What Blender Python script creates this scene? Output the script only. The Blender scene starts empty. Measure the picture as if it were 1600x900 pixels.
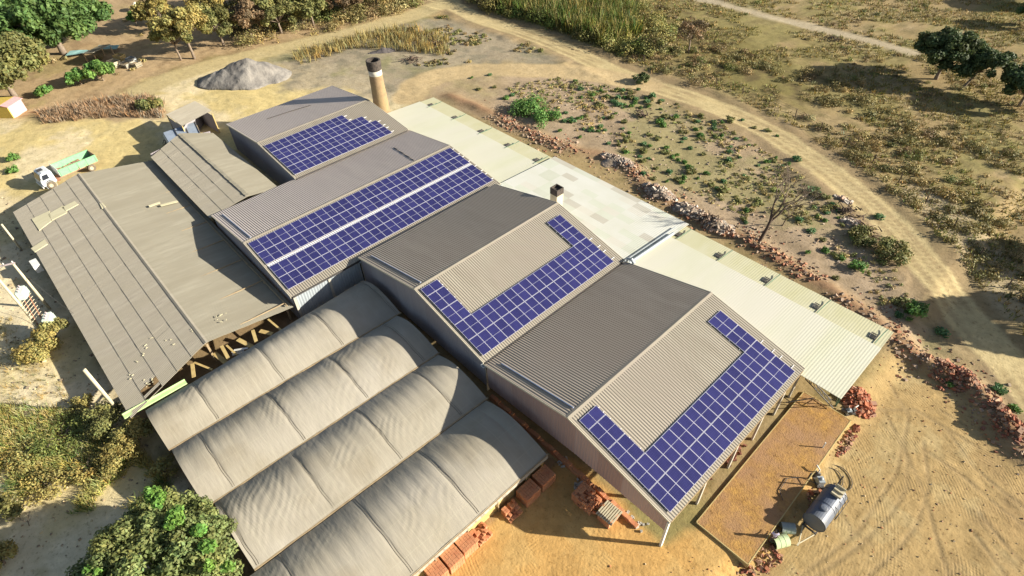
import bpy, math, random
import numpy as np
from mathutils import Vector, Matrix
random.seed(7)
RNG = np.random.default_rng(11)
S = bpy.context.scene
COL = S.collection
rad = math.radians

# ------------------------------------------------------------------ camera
CAM = np.array([15.68, -20.63, 44.548]); F = 916.715
YAW, PITCH, ROLL = rad(-47.876), rad(-43.42), rad(-1.874)
fw = np.array([math.sin(YAW)*math.cos(PITCH), math.cos(YAW)*math.cos(PITCH), math.sin(PITCH)])
r0 = np.array([math.cos(YAW), -math.sin(YAW), 0.0]); u0 = np.cross(r0, fw)
rt = r0*math.cos(ROLL)+u0*math.sin(ROLL); up = -r0*math.sin(ROLL)+u0*math.cos(ROLL)
cd = bpy.data.cameras.new('camera'); cam = bpy.data.objects.new('camera', cd); COL.objects.link(cam)
cam.matrix_world = Matrix(((rt[0], up[0], -fw[0], CAM[0]), (rt[1], up[1], -fw[1], CAM[1]), (rt[2], up[2], -fw[2], CAM[2]), (0, 0, 0, 1)))
cd.sensor_width = 36; cd.lens = 36*F/1600; cd.clip_end = 3000; cd.clip_start = 0.5
S.camera = cam
def G(u, v, z=0.0):
    """point of the place at height z that the photograph shows at (u, v)"""
    d = fw+rt*(u-800)/F-up*(v-450)/F; t = (z-CAM[2])/d[2]
    return CAM+d*t

# ------------------------------------------------------------------ light
SUN_AZ, SUN_EL = 40.0, 21.5            # azimuth measured from +X towards +Y
w = bpy.data.worlds.new('World'); S.world = w; w.use_nodes = True
nt = w.node_tree; bg = nt.nodes['Background']
sky = nt.nodes.new('ShaderNodeTexSky'); sky.sky_type = 'NISHITA'; sky.sun_disc = False
sky.sun_elevation = rad(SUN_EL); sky.sun_rotation = rad(90-SUN_AZ)
sky.air_density = 1.0; sky.dust_density = 1.5; sky.altitude = 600
wbn = nt.nodes.new('ShaderNodeMix'); wbn.data_type = 'RGBA'; wbn.blend_type = 'MULTIPLY'; wbn.inputs[0].default_value = 1; wbn.inputs[7].default_value = (1.0, .90, .82, 1)   # camera white balance
nt.links.new(sky.outputs[0], wbn.inputs[6]); nt.links.new(wbn.outputs[2], bg.inputs[0]); bg.inputs[1].default_value = 0.072
sl = bpy.data.lights.new('sun', 'SUN'); sl.energy = 5.0; sl.angle = rad(0.55); sl.color = (1.0, 0.93, 0.80)
so = bpy.data.objects.new('sun', sl); COL.objects.link(so)
sd = Vector((math.cos(rad(SUN_AZ))*math.cos(rad(SUN_EL)), math.sin(rad(SUN_AZ))*math.cos(rad(SUN_EL)), math.sin(rad(SUN_EL))))
so.rotation_euler = sd.to_track_quat('Z', 'Y').to_euler(); so.location = (40, 40, 60)
vs = S.view_settings; vs.view_transform = 'Standard'; vs.look = 'None'; vs.gamma = 1.0; vs.exposure = 1.2
try: vs.use_curve_mapping = False
except Exception: pass
S.cycles.max_bounces = 5; S.cycles.diffuse_bounces = 3; S.cycles.transparent_max_bounces = 6

# ------------------------------------------------------------------ materials
def _n(nt, t, **k):
    n = nt.nodes.new(t)
    for a, b in k.items(): setattr(n, a, b)
    return n
MATS = {}
def mat(name, a, b=None, scale=3.0, rough=0.85, bump=0.0, bscale=None, metal=0.0, stretch=(1, 1, 1), detail=6, c=None, cscale=0.4, lo=0.35, hi=0.65, spec=0.3, attr=None, coat=0.0, trans=0.0, cmul=0.5):
    """principled material: two colours mixed by fine noise, an optional third by broad noise, optional bump"""
    m = bpy.data.materials.new(name); m.use_nodes = True; nt = m.node_tree; L = nt.links
    p = nt.nodes['Principled BSDF']; p.inputs['Roughness'].default_value = rough; p.inputs['Metallic'].default_value = metal
    p.inputs['Specular IOR Level'].default_value = spec
    if coat: p.inputs['Coat Weight'].default_value = coat
    tc = _n(nt, 'ShaderNodeTexCoord'); mp = _n(nt, 'ShaderNodeMapping'); mp.inputs['Scale'].default_value = stretch
    L.new(tc.outputs['Object'], mp.inputs[0])
    def noise(sc, det=detail):
        n = _n(nt, 'ShaderNodeTexNoise'); n.inputs['Scale'].default_value = sc; n.inputs['Detail'].default_value = det
        n.inputs['Roughness'].default_value = 0.62; L.new(mp.outputs[0], n.inputs['Vector']); return n
    def mix(f, x, y, lo=lo, hi=hi, blend='MIX'):
        r = _n(nt, 'ShaderNodeMapRange'); r.inputs[1].default_value = lo; r.inputs[2].default_value = hi; L.new(f, r.inputs[0])
        k = _n(nt, 'ShaderNodeMix', data_type='RGBA', blend_type=blend); L.new(r.outputs[0], k.inputs[0])
        for s, val in ((6, x), (7, y)):
            if isinstance(val, tuple): k.inputs[s].default_value = (*val, 1)
            else: L.new(val, k.inputs[s])
        return k.outputs[2]
    col = a
    if b is not None: col = mix(noise(scale).outputs[0], a, b)
    if c is not None: col = mix(noise(cscale, 3).outputs[0], col, c)
    if attr:
        at = _n(nt, 'ShaderNodeAttribute', attribute_name=attr)
        k = _n(nt, 'ShaderNodeMix', data_type='RGBA', blend_type='MULTIPLY'); k.inputs[0].default_value = 1
        L.new(at.outputs['Color'], k.inputs[6])
        if isinstance(col, tuple): k.inputs[7].default_value = (*col, 1)
        else: L.new(col, k.inputs[7])
        col = k.outputs[2]
    if isinstance(col, tuple): p.inputs['Base Color'].default_value = (*col, 1)
    else: L.new(col, p.inputs['Base Color'])
    if bump:
        bn = _n(nt, 'ShaderNodeBump'); bn.inputs['Strength'].default_value = 1.0; bn.inputs['Distance'].default_value = bump
        L.new(noise(bscale or scale*2).outputs[0], bn.inputs['Height']); L.new(bn.outputs[0], p.inputs['Normal'])
    if trans:
        tb = _n(nt, 'ShaderNodeBsdfTranslucent'); ms = _n(nt, 'ShaderNodeMixShader'); ms.inputs[0].default_value = trans
        if isinstance(col, tuple): tb.inputs[0].default_value = (*col, 1)
        else: L.new(col, tb.inputs[0])
        L.new(p.outputs[0], ms.inputs[1]); L.new(tb.outputs[0], ms.inputs[2])
        L.new(ms.outputs[0], nt.nodes['Material Output'].inputs[0])
    MATS[name] = m
    return m

# ------------------------------------------------------------------ mesh helpers
def tag(o, label=None, cat=None, group=None, kind=None):
    if label: o['label'] = label
    if cat: o['category'] = cat
    if group: o['group'] = group
    if kind: o['kind'] = kind
    return o
def mesh(name, V, Fc, m, parent=None, smooth=False, colors=None, mats=None, midx=None):
    me = bpy.data.meshes.new(name)
    V = np.asarray(V, dtype=np.float32)
    if isinstance(Fc, np.ndarray):
        k = Fc.shape[1]; nf = len(Fc)
        me.vertices.add(len(V)); me.vertices.foreach_set('co', V.ravel())
        me.loops.add(nf*k); me.loops.foreach_set('vertex_index', Fc.astype(np.int32).ravel())
        me.polygons.add(nf); me.polygons.foreach_set('loop_start', np.arange(0, nf*k, k, dtype=np.int32))
        me.polygons.foreach_set('loop_total', np.full(nf, k, dtype=np.int32))
        me.update(calc_edges=True)
    else:
        me.from_pydata([tuple(map(float, v)) for v in V], [], Fc); me.update()
    for mm in (mats or [m]): me.materials.append(mm)
    if midx is not None: me.polygons.foreach_set('material_index', np.asarray(midx, dtype=np.int32))
    me.polygons.foreach_set('use_smooth', np.full(len(me.polygons), bool(smooth), dtype=bool))
    if colors is not None:
        colors = np.asarray(colors, dtype=np.float32)
        dom = 'FACE' if len(colors) == len(me.polygons) else 'POINT'
        at = me.attributes.new('tint', 'FLOAT_COLOR', dom)
        at.data.foreach_set('color', np.c_[colors, np.ones(len(colors))].astype(np.float32).ravel())
    o = bpy.data.objects.new(name, me); COL.objects.link(o)
    if parent is not None: o.parent = parent
    return o
def empty(name, loc=(0, 0, 0), rz=0.0):
    o = bpy.data.objects.new(name, None); COL.objects.link(o); o.location = loc; o.rotation_euler = (0, 0, rz); o.empty_display_size = 0.3
    return o
def copy_tree(o, parent=None):
    c = o.copy(); COL.objects.link(c); c.parent = parent
    for ch in [x for x in COL.objects if x.parent == o]: copy_tree(ch, c)
    return c
class MB:
    """collects simple solids and links them as one mesh object"""
    def __init__(s): s.v = []; s.f = []; s.mi = []
    def add(s, V, Fc, mi=0):
        b = len(s.v); s.v += [tuple(map(float, p)) for p in V]; s.f += [tuple(b+i for i in f) for f in Fc]; s.mi += [mi]*len(Fc); return s
    def box(s, c, d, rz=0.0, mi=0, jit=0.0, rx=0.0):
        hx, hy, hz = d[0]/2, d[1]/2, d[2]/2; V = []
        ca, sa = math.cos(rz), math.sin(rz); cb, sb = math.cos(rx), math.sin(rx)
        for x, y, z in ((-hx, -hy, -hz), (hx, -hy, -hz), (hx, hy, -hz), (-hx, hy, -hz), (-hx, -hy, hz), (hx, -hy, hz), (hx, hy, hz), (-hx, hy, hz)):
            y, z = y*cb-z*sb, y*sb+z*cb
            j = [random.uniform(-jit, jit) for _ in range(3)] if jit else (0, 0, 0)
            V.append((c[0]+x*ca-y*sa+j[0], c[1]+x*sa+y*ca+j[1], c[2]+z+j[2]))
        return s.add(V, ((0, 3, 2, 1), (4, 5, 6, 7), (0, 1, 5, 4), (1, 2, 6, 5), (2, 3, 7, 6), (3, 0, 4, 7)), mi)
    def tube(s, pts, r, n=8, mi=0, cap=True):
        P = [Vector(p) for p in pts]; R = r if isinstance(r, (list, tuple)) else [r]*len(P); rings = []
        for i, p in enumerate(P):
            d = (P[min(i+1, len(P)-1)]-P[max(i-1, 0)]).normalized()
            a = d.orthogonal().normalized() if i == 0 else (a0-d*a0.dot(d)).normalized()
            a0 = a; b = d.cross(a)
            rings.append([p+(a*math.cos(2*math.pi*k/n)+b*math.sin(2*math.pi*k/n))*R[i] for k in range(n)])
        V = [q for rg in rings for q in rg]; Fc = []
        for i in range(len(P)-1):
            for k in range(n): Fc.append((i*n+k, i*n+(k+1) % n, (i+1)*n+(k+1) % n, (i+1)*n+k))
        if cap: Fc.append(tuple(range(n-1, -1, -1))); Fc.append(tuple((len(P)-1)*n+k for k in range(n)))
        return s.add(V, Fc, mi)
    def lathe(s, c, prof, n=24, mi=0, axis='z'):
        V = []; Fc = []
        for (r, h) in prof:
            for k in range(n):
                a = 2*math.pi*k/n; x, y = r*math.cos(a), r*math.sin(a)
                if axis == 'z': V.append((c[0]+x, c[1]+y, c[2]+h))
                elif axis == 'y': V.append((c[0]+x, c[1]+h, c[2]+y))
                else: V.append((c[0]+h, c[1]+x, c[2]+y))
        for i in range(len(prof)-1):
            for k in range(n):
                q = (i*n+k, i*n+(k+1) % n, (i+1)*n+(k+1) % n, (i+1)*n+k); Fc.append(q if axis != 'y' else q[::-1])
        return s.add(V, Fc, mi)
    def prism(s, poly, z0, z1, mi=0):
        n = len(poly); V = [(x, y, z0) for x, y in poly]+[(x, y, z1) for x, y in poly]
        Fc = [tuple(range(n-1, -1, -1)), tuple(range(n, 2*n))]+[(i, (i+1) % n, n+(i+1) % n, n+i) for i in range(n)]
        return s.add(V, Fc, mi)
    def build(s, name, m, parent=None, smooth=False, mats=None):
        return mesh(name, np.array(s.v), s.f, m, parent, smooth, mats=mats, midx=s.mi if mats else None)

# value noise on numpy arrays
def vnoise(x, y, sc, seed=0):
    X = np.asarray(x)/sc; Y = np.asarray(y)/sc; ix = np.floor(X).astype(np.int64); iy = np.floor(Y).astype(np.int64)
    fx = X-ix; fy = Y-iy; fx = fx*fx*(3-2*fx); fy = fy*fy*(3-2*fy)
    def h(a, b):
        n = (a*374761393+b*668265263+seed*974711) & 0x7fffffff; n = ((n ^ (n >> 13))*1274126177) & 0x7fffffff
        return ((n ^ (n >> 16)) & 0xffff)/65535.0
    return (h(ix, iy)*(1-fx)+h(ix+1, iy)*fx)*(1-fy)+(h(ix, iy+1)*(1-fx)+h(ix+1, iy+1)*fx)*fy
def fbm(x, y, sc, oct=4, seed=0):
    r = 0; a = 1; t = 0
    for i in range(oct): r = r+a*vnoise(x, y, sc/2**i, seed+i*17); t += a; a *= 0.55
    return r/t
def sstep(a, b, x): t = np.clip((x-a)/(b-a), 0, 1); return t*t*(3-2*t)
def pdist(x, y, pts):
    """distance from (x, y) to a polyline"""
    d = np.full(np.shape(x), 1e9)
    for (ax, ay), (bx, by) in zip(pts[:-1], pts[1:]):
        vx, vy = bx-ax, by-ay; t = np.clip(((x-ax)*vx+(y-ay)*vy)/(vx*vx+vy*vy+1e-9), 0, 1)
        d = np.minimum(d, np.hypot(x-ax-t*vx, y-ay-t*vy))
    return d
def inpoly(x, y, poly):
    c = np.zeros(np.shape(x), bool); n = len(poly)
    for i in range(n):
        x0, y0 = poly[i]; x1, y1 = poly[(i+1) % n]
        if y0 == y1: continue
        c ^= ((y0 > y) != (y1 > y)) & (x < (x1-x0)*(y-y0)/(y1-y0)+x0)
    return c
def pw(pix, z=0.0): return [tuple(G(u, v, z)[:2]) for u, v in pix]
# ------------------------------------------------------------------ terrain
R_MAIN = pw([(640, -20), (700, 5), (740, 27), (800, 46), (850, 63), (900, 84), (960, 112), (1010, 132), (1080, 153), (1150, 180), (1200, 204), (1250, 236), (1300, 272), (1350, 312), (1400, 358), (1445, 410), (1490, 460), (1535, 510), (1590, 570), (1650, 640), (1720, 740)])
R_IN = pw([(1010, 132), (940, 119), (880, 112), (800, 110), (740, 110), (690, 117), (655, 130), (640, 150)])
R_TL = pw([(700, 3), (640, 26), (560, 48), (480, 67), (400, 84), (330, 101), (265, 122), (225, 140)])
R_FAR = pw([(1060, -12), (1130, 8), (1200, 27), (1300, 50), (1385, 71), (1425, 82)])
R_PALE = pw([(1450, 310), (1490, 350), (1540, 390), (1575, 430), (1600, 470)])
BERM = pw([(700, 150), (760, 175), (820, 203), (870, 228), (930, 240), (985, 262), (1005, 290), (1060, 325), (1110, 352), (1160, 372), (1220, 408), (1290, 450), (1350, 490), (1400, 530), (1450, 562), (1500, 580), (1540, 612), (1565, 650), (1600, 690), (1650, 720)])
Z_SAND = pw([(-60, 250), (-60, 185), (60, 190), (130, 190), (200, 170), (185, 150), (225, 125), (330, 100), (470, 92), (560, 110), (640, 150), (640, 200), (500, 260), (330, 330), (120, 280), (20, 330), (-60, 420)])
Z_LEFT = pw([(-80, 330), (10, 300), (20, 330), (200, 640), (270, 720), (340, 800), (350, 960), (-80, 960)])
Z_ORANGE = pw([(560, 1000), (640, 900), (840, 700), (900, 720), (1040, 850), (1160, 800), (1250, 615), (1330, 655), (1170, 885), (1080, 960)])
Z_YARD = pw([(1030, 860), (1170, 880), (1320, 655), (1400, 525), (1450, 560), (1500, 600), (1560, 660), (1600, 700), (1750, 760), (1700, 1000), (1000, 1000), (900, 900)])
Z_LOT = pw([(640, 150), (700, 118), (760, 108), (880, 112), (1010, 135), (1100, 165), (1200, 212), (1300, 285), (1400, 375), (1500, 490), (1600, 600), (1600, 690), (1540, 610), (1400, 520), (1000, 270), (800, 200)])
Z_SCRUB = pw([(740, 12), (860, 50), (980, 95), (1090, 120), (1250, 170), (1300, 120), (1160, 60), (1040, 10), (1000, -30), (700, -40)])
Z_TL = pw([(-200, 200), (0, 195), (130, 175), (215, 130), (330, 92), (480, 55), (640, 18), (700, -30), (200, -90), (-300, 0)])
Z_GREY = pw([(445, 140), (420, 92), (560, 64), (660, 30), (720, 32), (905, 98), (740, 102), (665, 112), (622, 145), (600, 165), (540, 138)])
Z_BROWN = pw([(120, 182), (60, 205), (150, 170), (220, 148), (255, 160), (250, 182), (180, 190)])
SHEDS = [(-74, -26, -28, 0.5), (-72, 2, -28, 21), (-50, -9, -30, 21), (-31, -25, 0, 0), (-31, -1, 13, 31), (-58, 20, 13, 31)]
def smooth_mask(x, y, poly, wd):
    """1 inside the polygon, fading over wd metres with a ragged edge"""
    d = pdist(x, y, poly+[poly[0]]); s = np.where(inpoly(x, y, poly), d, -d)
    return sstep(-wd, wd, s+(fbm(x, y, 2.5, 4, 5)-0.5)*wd*2.4)
SLAB = [(9.9, 2.9), (14.3, 2.9), (14.05, 20.3), (9.75, 20.3)]
def height(x, y):
    x = np.asarray(x, float); y = np.asarray(y, float)
    base = -0.72*sstep(12.5, 15.5, x)*sstep(-9, 1, y)
    far = np.zeros_like(x)+1e9
    for a, b, c, d in SHEDS:
        far = np.minimum(far, np.maximum(np.maximum(a-x, x-c), np.maximum(b-y, y-d)))
    far = np.minimum(far, np.maximum(np.maximum(9-x, x-16), np.maximum(-10-y, y-21)))
    amp = sstep(1.5, 10, far)
    rough = 1-0.75*sstep(4.5, 2.0, np.minimum(pdist(x, y, R_MAIN), pdist(x, y, R_TL)))
    h = base+amp*rough*((fbm(x, y, 24, 3, 1)-0.5)*0.8+(fbm(x, y, 4.0, 3, 2)-0.5)*0.19+(fbm(x, y, 1.1, 2, 3)-0.5)*0.10)
    db = pdist(x, y, BERM); k = np.where(x > 13, 1.0, 0.5)
    lump = 0.35+1.3*np.clip(fbm(x, y, 2.6, 3, 9)-0.25, 0, 1)
    h = h+k*lump*np.exp(-(db/1.25)**2)
    h = h+0.25*sstep(3.0, 0, np.abs(pdist(x, y, R_MAIN)-4.2))*sstep(0.4, 0.65, vnoise(x, y, 3, 33))*0.8
    # ground lies a little higher on the far side of the left shed
    h = h+0.35*sstep(-26, -30, y)*sstep(-30, -38, x)*(0.6+0.8*fbm(x, y, 5, 3, 21))
    return h
def H(x, y): return float(height(np.array([x]), np.array([y]))[0])
def GH(u, v):
    """ground point seen at (u, v), following the relief"""
    z = 0.0
    for _ in range(4): p = G(u, v, z); z = H(p[0], p[1])
    return np.array([p[0], p[1], z])
TRACKS = [pw(t, -0.7) for t in (
 [(1414, 690), (1418, 760), (1390, 805), (1345, 850), (1290, 890), (1230, 930)],
 [(1442, 690), (1452, 760), (1432, 820), (1400, 860), (1350, 905)],
 [(1480, 672), (1520, 728), (1570, 770), (1640, 820)], [(1440, 700), (1500, 740), (1560, 790), (1640, 850)],
 [(1530, 800), (1570, 850), (1620, 900)], [(1520, 830), (1550, 870), (1580, 910)], [(1470, 640), (1550, 690), (1620, 740)],
 [(1300, 700), (1290, 760), (1330, 830), (1360, 850)], [(1250, 900), (1340, 830), (1400, 740), (1420, 650), (1390, 600)],
 [(1380, 640), (1440, 760), (1470, 860), (1490, 920)], [(1500, 600), (1590, 680)], [(1330, 640), (1430, 640), (1530, 700)])]
TR_ROAD = []
def off(pl, d):
    o = []
    for i, (x, y) in enumerate(pl):
        a = pl[max(i-1, 0)]; b = pl[min(i+1, len(pl)-1)]; tx, ty = b[0]-a[0], b[1]-a[1]; l = math.hypot(tx, ty)+1e-9
        o.append((x-ty/l*d, y+tx/l*d))
    return o
for rd in (R_MAIN,):
    for dd in (-1.35, -.95, 0.1, .85, 1.25): TR_ROAD.append(off(rd, dd))
def axis(a, lo, hi, b, st, fine=None):
    """grid lines: step st inside lo..hi, finer inside fine, growing outside"""
    xs = []; x = lo
    while x < hi:
        xs.append(x); x += fine[2] if (fine and fine[0] <= x < fine[1]) else st
    g = st; x = hi
    while x < b: xs.append(x); g *= 1.12; x += g
    g = st; x = lo; pre = []
    while x > a: g *= 1.12; x -= g; pre.append(x)
    return np.array(pre[::-1]+xs)
xs = axis(-700, -125, 34, 500, 0.45, (0, 32, 0.16)); ys = axis(-500, -42, 100, 700, 0.45, (-14, 32, 0.17))
GX, GY = np.meshgrid(xs, ys); gx = GX.ravel(); gy = GY.ravel()
gz = height(gx, gy)
dtr = np.full(len(gx), 1e9)
near = (gx > -2) & (gx < 40) & (gy > -16) & (gy < 40)
tt = np.full(near.sum(), 1e9)
for t in TRACKS: tt = np.minimum(tt, pdist(gx[near], gy[near], t))
dtr[near] = tt
gz -= 0.028*np.exp(-(dtr/0.13)**2)*sstep(0.3, 0.5, vnoise(gx, gy, 2.0, 77)+0.15); gz += 0.018*np.exp(-((dtr-0.3)/0.12)**2)
# soft wheel grooves in arcs round the yard
arc = np.hypot(gx-6.0, gy-6.5)+1.2*fbm(gx, gy, 6, 3, 40)
yardm = smooth_mask(gx, gy, Z_YARD, 1.0)
orangem = smooth_mask(gx, gy, Z_ORANGE, 0.6)
wig = np.sin(arc*2*math.pi/0.62)*sstep(0.45, 0.6, fbm(gx, gy, 3.5, 2, 41))
gz += 0.010*wig*near*np.maximum(orangem*(gy < 2), 0)
arc2 = np.hypot(gx-30.0, gy-14)+1.6*fbm(gx, gy, 8, 3, 43)
gz += 0.006*np.sin(arc2*2*math.pi/0.7)*sstep(0.5, 0.62, fbm(gx, gy, 4.5, 2, 44))*near*yardm
# soil colours (albedo), region by region
def C3(r, g, b): return np.array([r, g, b])
c = np.zeros((len(gx), 3)); n1 = fbm(gx, gy, 9, 5, 50); n2 = fbm(gx, gy, 2.2, 4, 60); n3 = fbm(gx, gy, 30, 3, 70); n4 = fbm(gx, gy, 0.7, 2, 80)
def lay(cc, m): 
    global c
    m = np.clip(m, 0, 1)[:, None]; c = c*(1-m)+cc*m
c[:] = C3(.35, .265, .135)
lay(C3(.27, .235, .095), sstep(.42, .62, n1)*.9); lay(C3(.43, .33, .20), sstep(.5, .7, n3)*sstep(.4, .6, n2)*.7); lay(C3(.20, .165, .075), sstep(.56, .7, n2)*.7)
m = smooth_mask(gx, gy, Z_SCRUB, 4); lay(C3(.20, .17, .065), m*.8); lay(C3(.13, .10, .05), m*sstep(.5, .65, n2)*.8)
m = smooth_mask(gx, gy, Z_TL, 3); lay(C3(.44, .32, .185), m); lay(C3(.36, .29, .13), m*sstep(.5, .65, n1)*.7); lay(C3(.31, .215, .12), m*sstep(.55, .7, n2)*.6)
m = smooth_mask(gx, gy, Z_LOT, 1.5); lay(C3(.41, .315, .215), m); lay(C3(.32, .245, .16), m*sstep(.45, .62, n2)*.8); lay(C3(.30, .27, .125), m*sstep(.47, .62, n1)*.75); lay(C3(.44, .34, .20), m*sstep(.55, .7, n3)*.5)
m = smooth_mask(gx, gy, Z_LEFT, 1.5); lay(C3(.72, .62, .41), m); lay(C3(.60, .50, .26), m*sstep(.52, .68, n1)*.8); lay(C3(.46, .37, .17), m*sstep(.62, .74, n2)*.6)
m = smooth_mask(gx, gy, Z_SAND, 2.0); lay(C3(.62, .50, .235), m); lay(C3(.66, .56, .36), m*sstep(.48, .6, n1)*.9); lay(C3(.50, .42, .22), m*sstep(.55, .7, n2)*.6)
m = smooth_mask(gx, gy, Z_GREY, 2.0); lay(C3(.37, .315, .23), m*.85); lay(C3(.27, .24, .17), m*sstep(.5, .64, n2)*.8); lay(C3(.26, .25, .11), m*sstep(.56, .7, n1)*.6)
m = smooth_mask(gx, gy, Z_BROWN, 1.5); lay(C3(.36, .26, .17), m*.9)
lay(C3(.42, .30, .14), yardm); lay(C3(.46, .355, .18), yardm*sstep(.5, .65, n2)*.7); lay(C3(.36, .245, .12), yardm*sstep(.55, .7, n1)*.6)
lay(C3(.56, .345, .125), orangem); lay(C3(.57, .385, .155), orangem*sstep(.5, .62, n2)*.6)
dg = np.minimum(pdist(gx, gy, R_MAIN), 99); e = (n2-.5)*1.1
lay(C3(.30, .225, .13), sstep(6.4, 3.4, dg+e)*.8); lay(C3(.56, .455, .245), sstep(2.5, 1.9, dg+e)); 
for t in TR_ROAD: lay(C3(.36, .275, .15), np.exp(-(pdist(gx, gy, t)/.22)**2)*.9*sstep(.25, .5, fbm(gx, gy, 7, 2, 90)))
dI = pdist(gx, gy, R_IN); lay(C3(.52, .40, .225), sstep(3.4, 2.4, dI+e))
dT = pdist(gx, gy, R_TL); lay(C3(.50, .41, .22), sstep(3.6, 2.2, dT+e))
dF = pdist(gx, gy, R_FAR); lay(C3(.46, .39, .27), sstep(2.0, 1.2, dF+e*.5))
dP = pdist(gx, gy, R_PALE); lay(C3(.44, .36, .23), sstep(4, 2.0, dP+e)*.85)
dB = pdist(gx, gy, BERM); lay(C3(.34, .235, .135), sstep(2.6, .6, dB+e)*.8); lay(C3(.30, .17, .10), sstep(1.0, .2, dB+e)*.55)
lay(C3(.26, .2, .12), np.exp(-(dtr/.2)**2)*.35)
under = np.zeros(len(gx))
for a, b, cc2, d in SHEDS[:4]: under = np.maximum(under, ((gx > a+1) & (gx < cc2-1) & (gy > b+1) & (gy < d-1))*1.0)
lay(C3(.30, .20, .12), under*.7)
c *= (0.86+0.28*n4)[:, None]
soil = mat('soil', (1, 1, 1), (.74, .73, .70), scale=1.6, rough=1.0, bump=.05, bscale=3.2, attr='tint', detail=9, lo=.35, hi=.68, c=(.86, .84, .80), cscale=.35, spec=.1)
def specks(m):
    nt = m.node_tree; L = nt.links; p = nt.nodes['Principled BSDF']; old = p.inputs['Base Color'].links[0].from_socket; tc = _n(nt, 'ShaderNodeTexCoord')
    for sc, lo_, hi_, cc, dt in ((2.3, .56, .66, (.66, .64, .60), 8), (.9, .58, .66, (1.14, 1.12, 1.08), 8), (7.0, .60, .68, (.72, .70, .66), 3)):
        nz = _n(nt, 'ShaderNodeTexNoise'); nz.inputs['Scale'].default_value = sc; nz.inputs['Detail'].default_value = dt; nz.inputs['Roughness'].default_value = .7; L.new(tc.outputs['Object'], nz.inputs['Vector'])
        r = _n(nt, 'ShaderNodeMapRange'); r.inputs[1].default_value = lo_; r.inputs[2].default_value = hi_; L.new(nz.outputs[0], r.inputs[0])
        k = _n(nt, 'ShaderNodeMix', data_type='RGBA', blend_type='MULTIPLY'); L.new(r.outputs[0], k.inputs[0]); L.new(old, k.inputs[6]); k.inputs[7].default_value = (*cc, 1); old = k.outputs[2]
    L.new(old, p.inputs['Base Color'])
specks(soil)
def rutted(src):
    m = src.copy(); m.name = 'rutted_soil'; nt = m.node_tree; L = nt.links; bmp = [n for n in nt.nodes if n.type == 'BUMP'][0]; p = nt.nodes['Principled BSDF']
    tc = _n(nt, 'ShaderNodeTexCoord'); prev = bmp.outputs[0]
    for loc, sc, dist, th in (((-6, -6.5, 0), 1.35, 4.0, .50), ((-30, -14, 0), .8, 7.0, .53), ((-26, 12, 0), 1.3, 6.0, .55)):
        mp = _n(nt, 'ShaderNodeMapping'); mp.inputs['Location'].default_value = loc; L.new(tc.outputs['Object'], mp.inputs[0])
        wv = _n(nt, 'ShaderNodeTexWave', wave_type='RINGS', rings_direction='Z'); wv.inputs['Scale'].default_value = sc; wv.inputs['Distortion'].default_value = dist; wv.inputs['Detail'].default_value = 2; wv.inputs['Detail Scale'].default_value = .35
        L.new(mp.outputs[0], wv.inputs['Vector'])
        nz = _n(nt, 'ShaderNodeTexNoise'); nz.inputs['Scale'].default_value = .35; nz.inputs['Detail'].default_value = 3; L.new(mp.outputs[0], nz.inputs['Vector'])
        r = _n(nt, 'ShaderNodeMapRange'); r.inputs[1].default_value = th; r.inputs[2].default_value = th+.12; L.new(nz.outputs[0], r.inputs[0])
        mu = _n(nt, 'ShaderNodeMath', operation='MULTIPLY'); L.new(wv.outputs[1], mu.inputs[0]); L.new(r.outputs[0], mu.inputs[1])
        b2 = _n(nt, 'ShaderNodeBump'); b2.inputs['Distance'].default_value = .013; b2.inputs['Strength'].default_value = .6; L.new(mu.outputs[0], b2.inputs['Height']); L.new(prev, b2.inputs['Normal']); prev = b2.outputs[0]
    L.new(prev, p.inputs['Normal']); return m
soily = rutted(soil)
ny, nx = GX.shape
idx = np.arange(nx*ny).reshape(ny, nx); Q = np.c_[idx[:-1, :-1].ravel(), idx[:-1, 1:].ravel(), idx[1:, 1:].ravel(), idx[1:, :-1].ravel()]
qx = gx[Q].mean(1); qy = gy[Q].mean(1); V = np.c_[gx, gy, gz]
own = np.zeros(len(Q), int)
qe = (fbm(qx, qy, 2.2, 3, 60)-.5)*1.2
own[smooth_mask(qx, qy, Z_YARD, .5) > .5] = 4
own[smooth_mask(qx, qy, Z_ORANGE, .5) > .5] = 5
own[(pdist(qx, qy, R_TL)+qe < 2.6)] = 2
own[(pdist(qx, qy, R_IN)+qe < 3.3) & (own < 4)] = 6
own[(pdist(qx, qy, R_MAIN)+qe < 2.9)] = 1
own[(pdist(qx, qy, R_FAR)+qe*.5 < 1.5)] = 3
for k, nm in enumerate(('ground', 'dirt_road', 'sandy_road', 'field_path', 'dirt_yard', 'clay_yard', 'dirt_track')):
    q = Q[own == k]
    if not len(q): continue
    ui, inv = np.unique(q, return_inverse=True)
    o = mesh(nm, V[ui], inv.reshape(-1, 4), soily if k in (4, 5) else soil, smooth=True, colors=c[ui]); tag(o, kind='structure')
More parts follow.
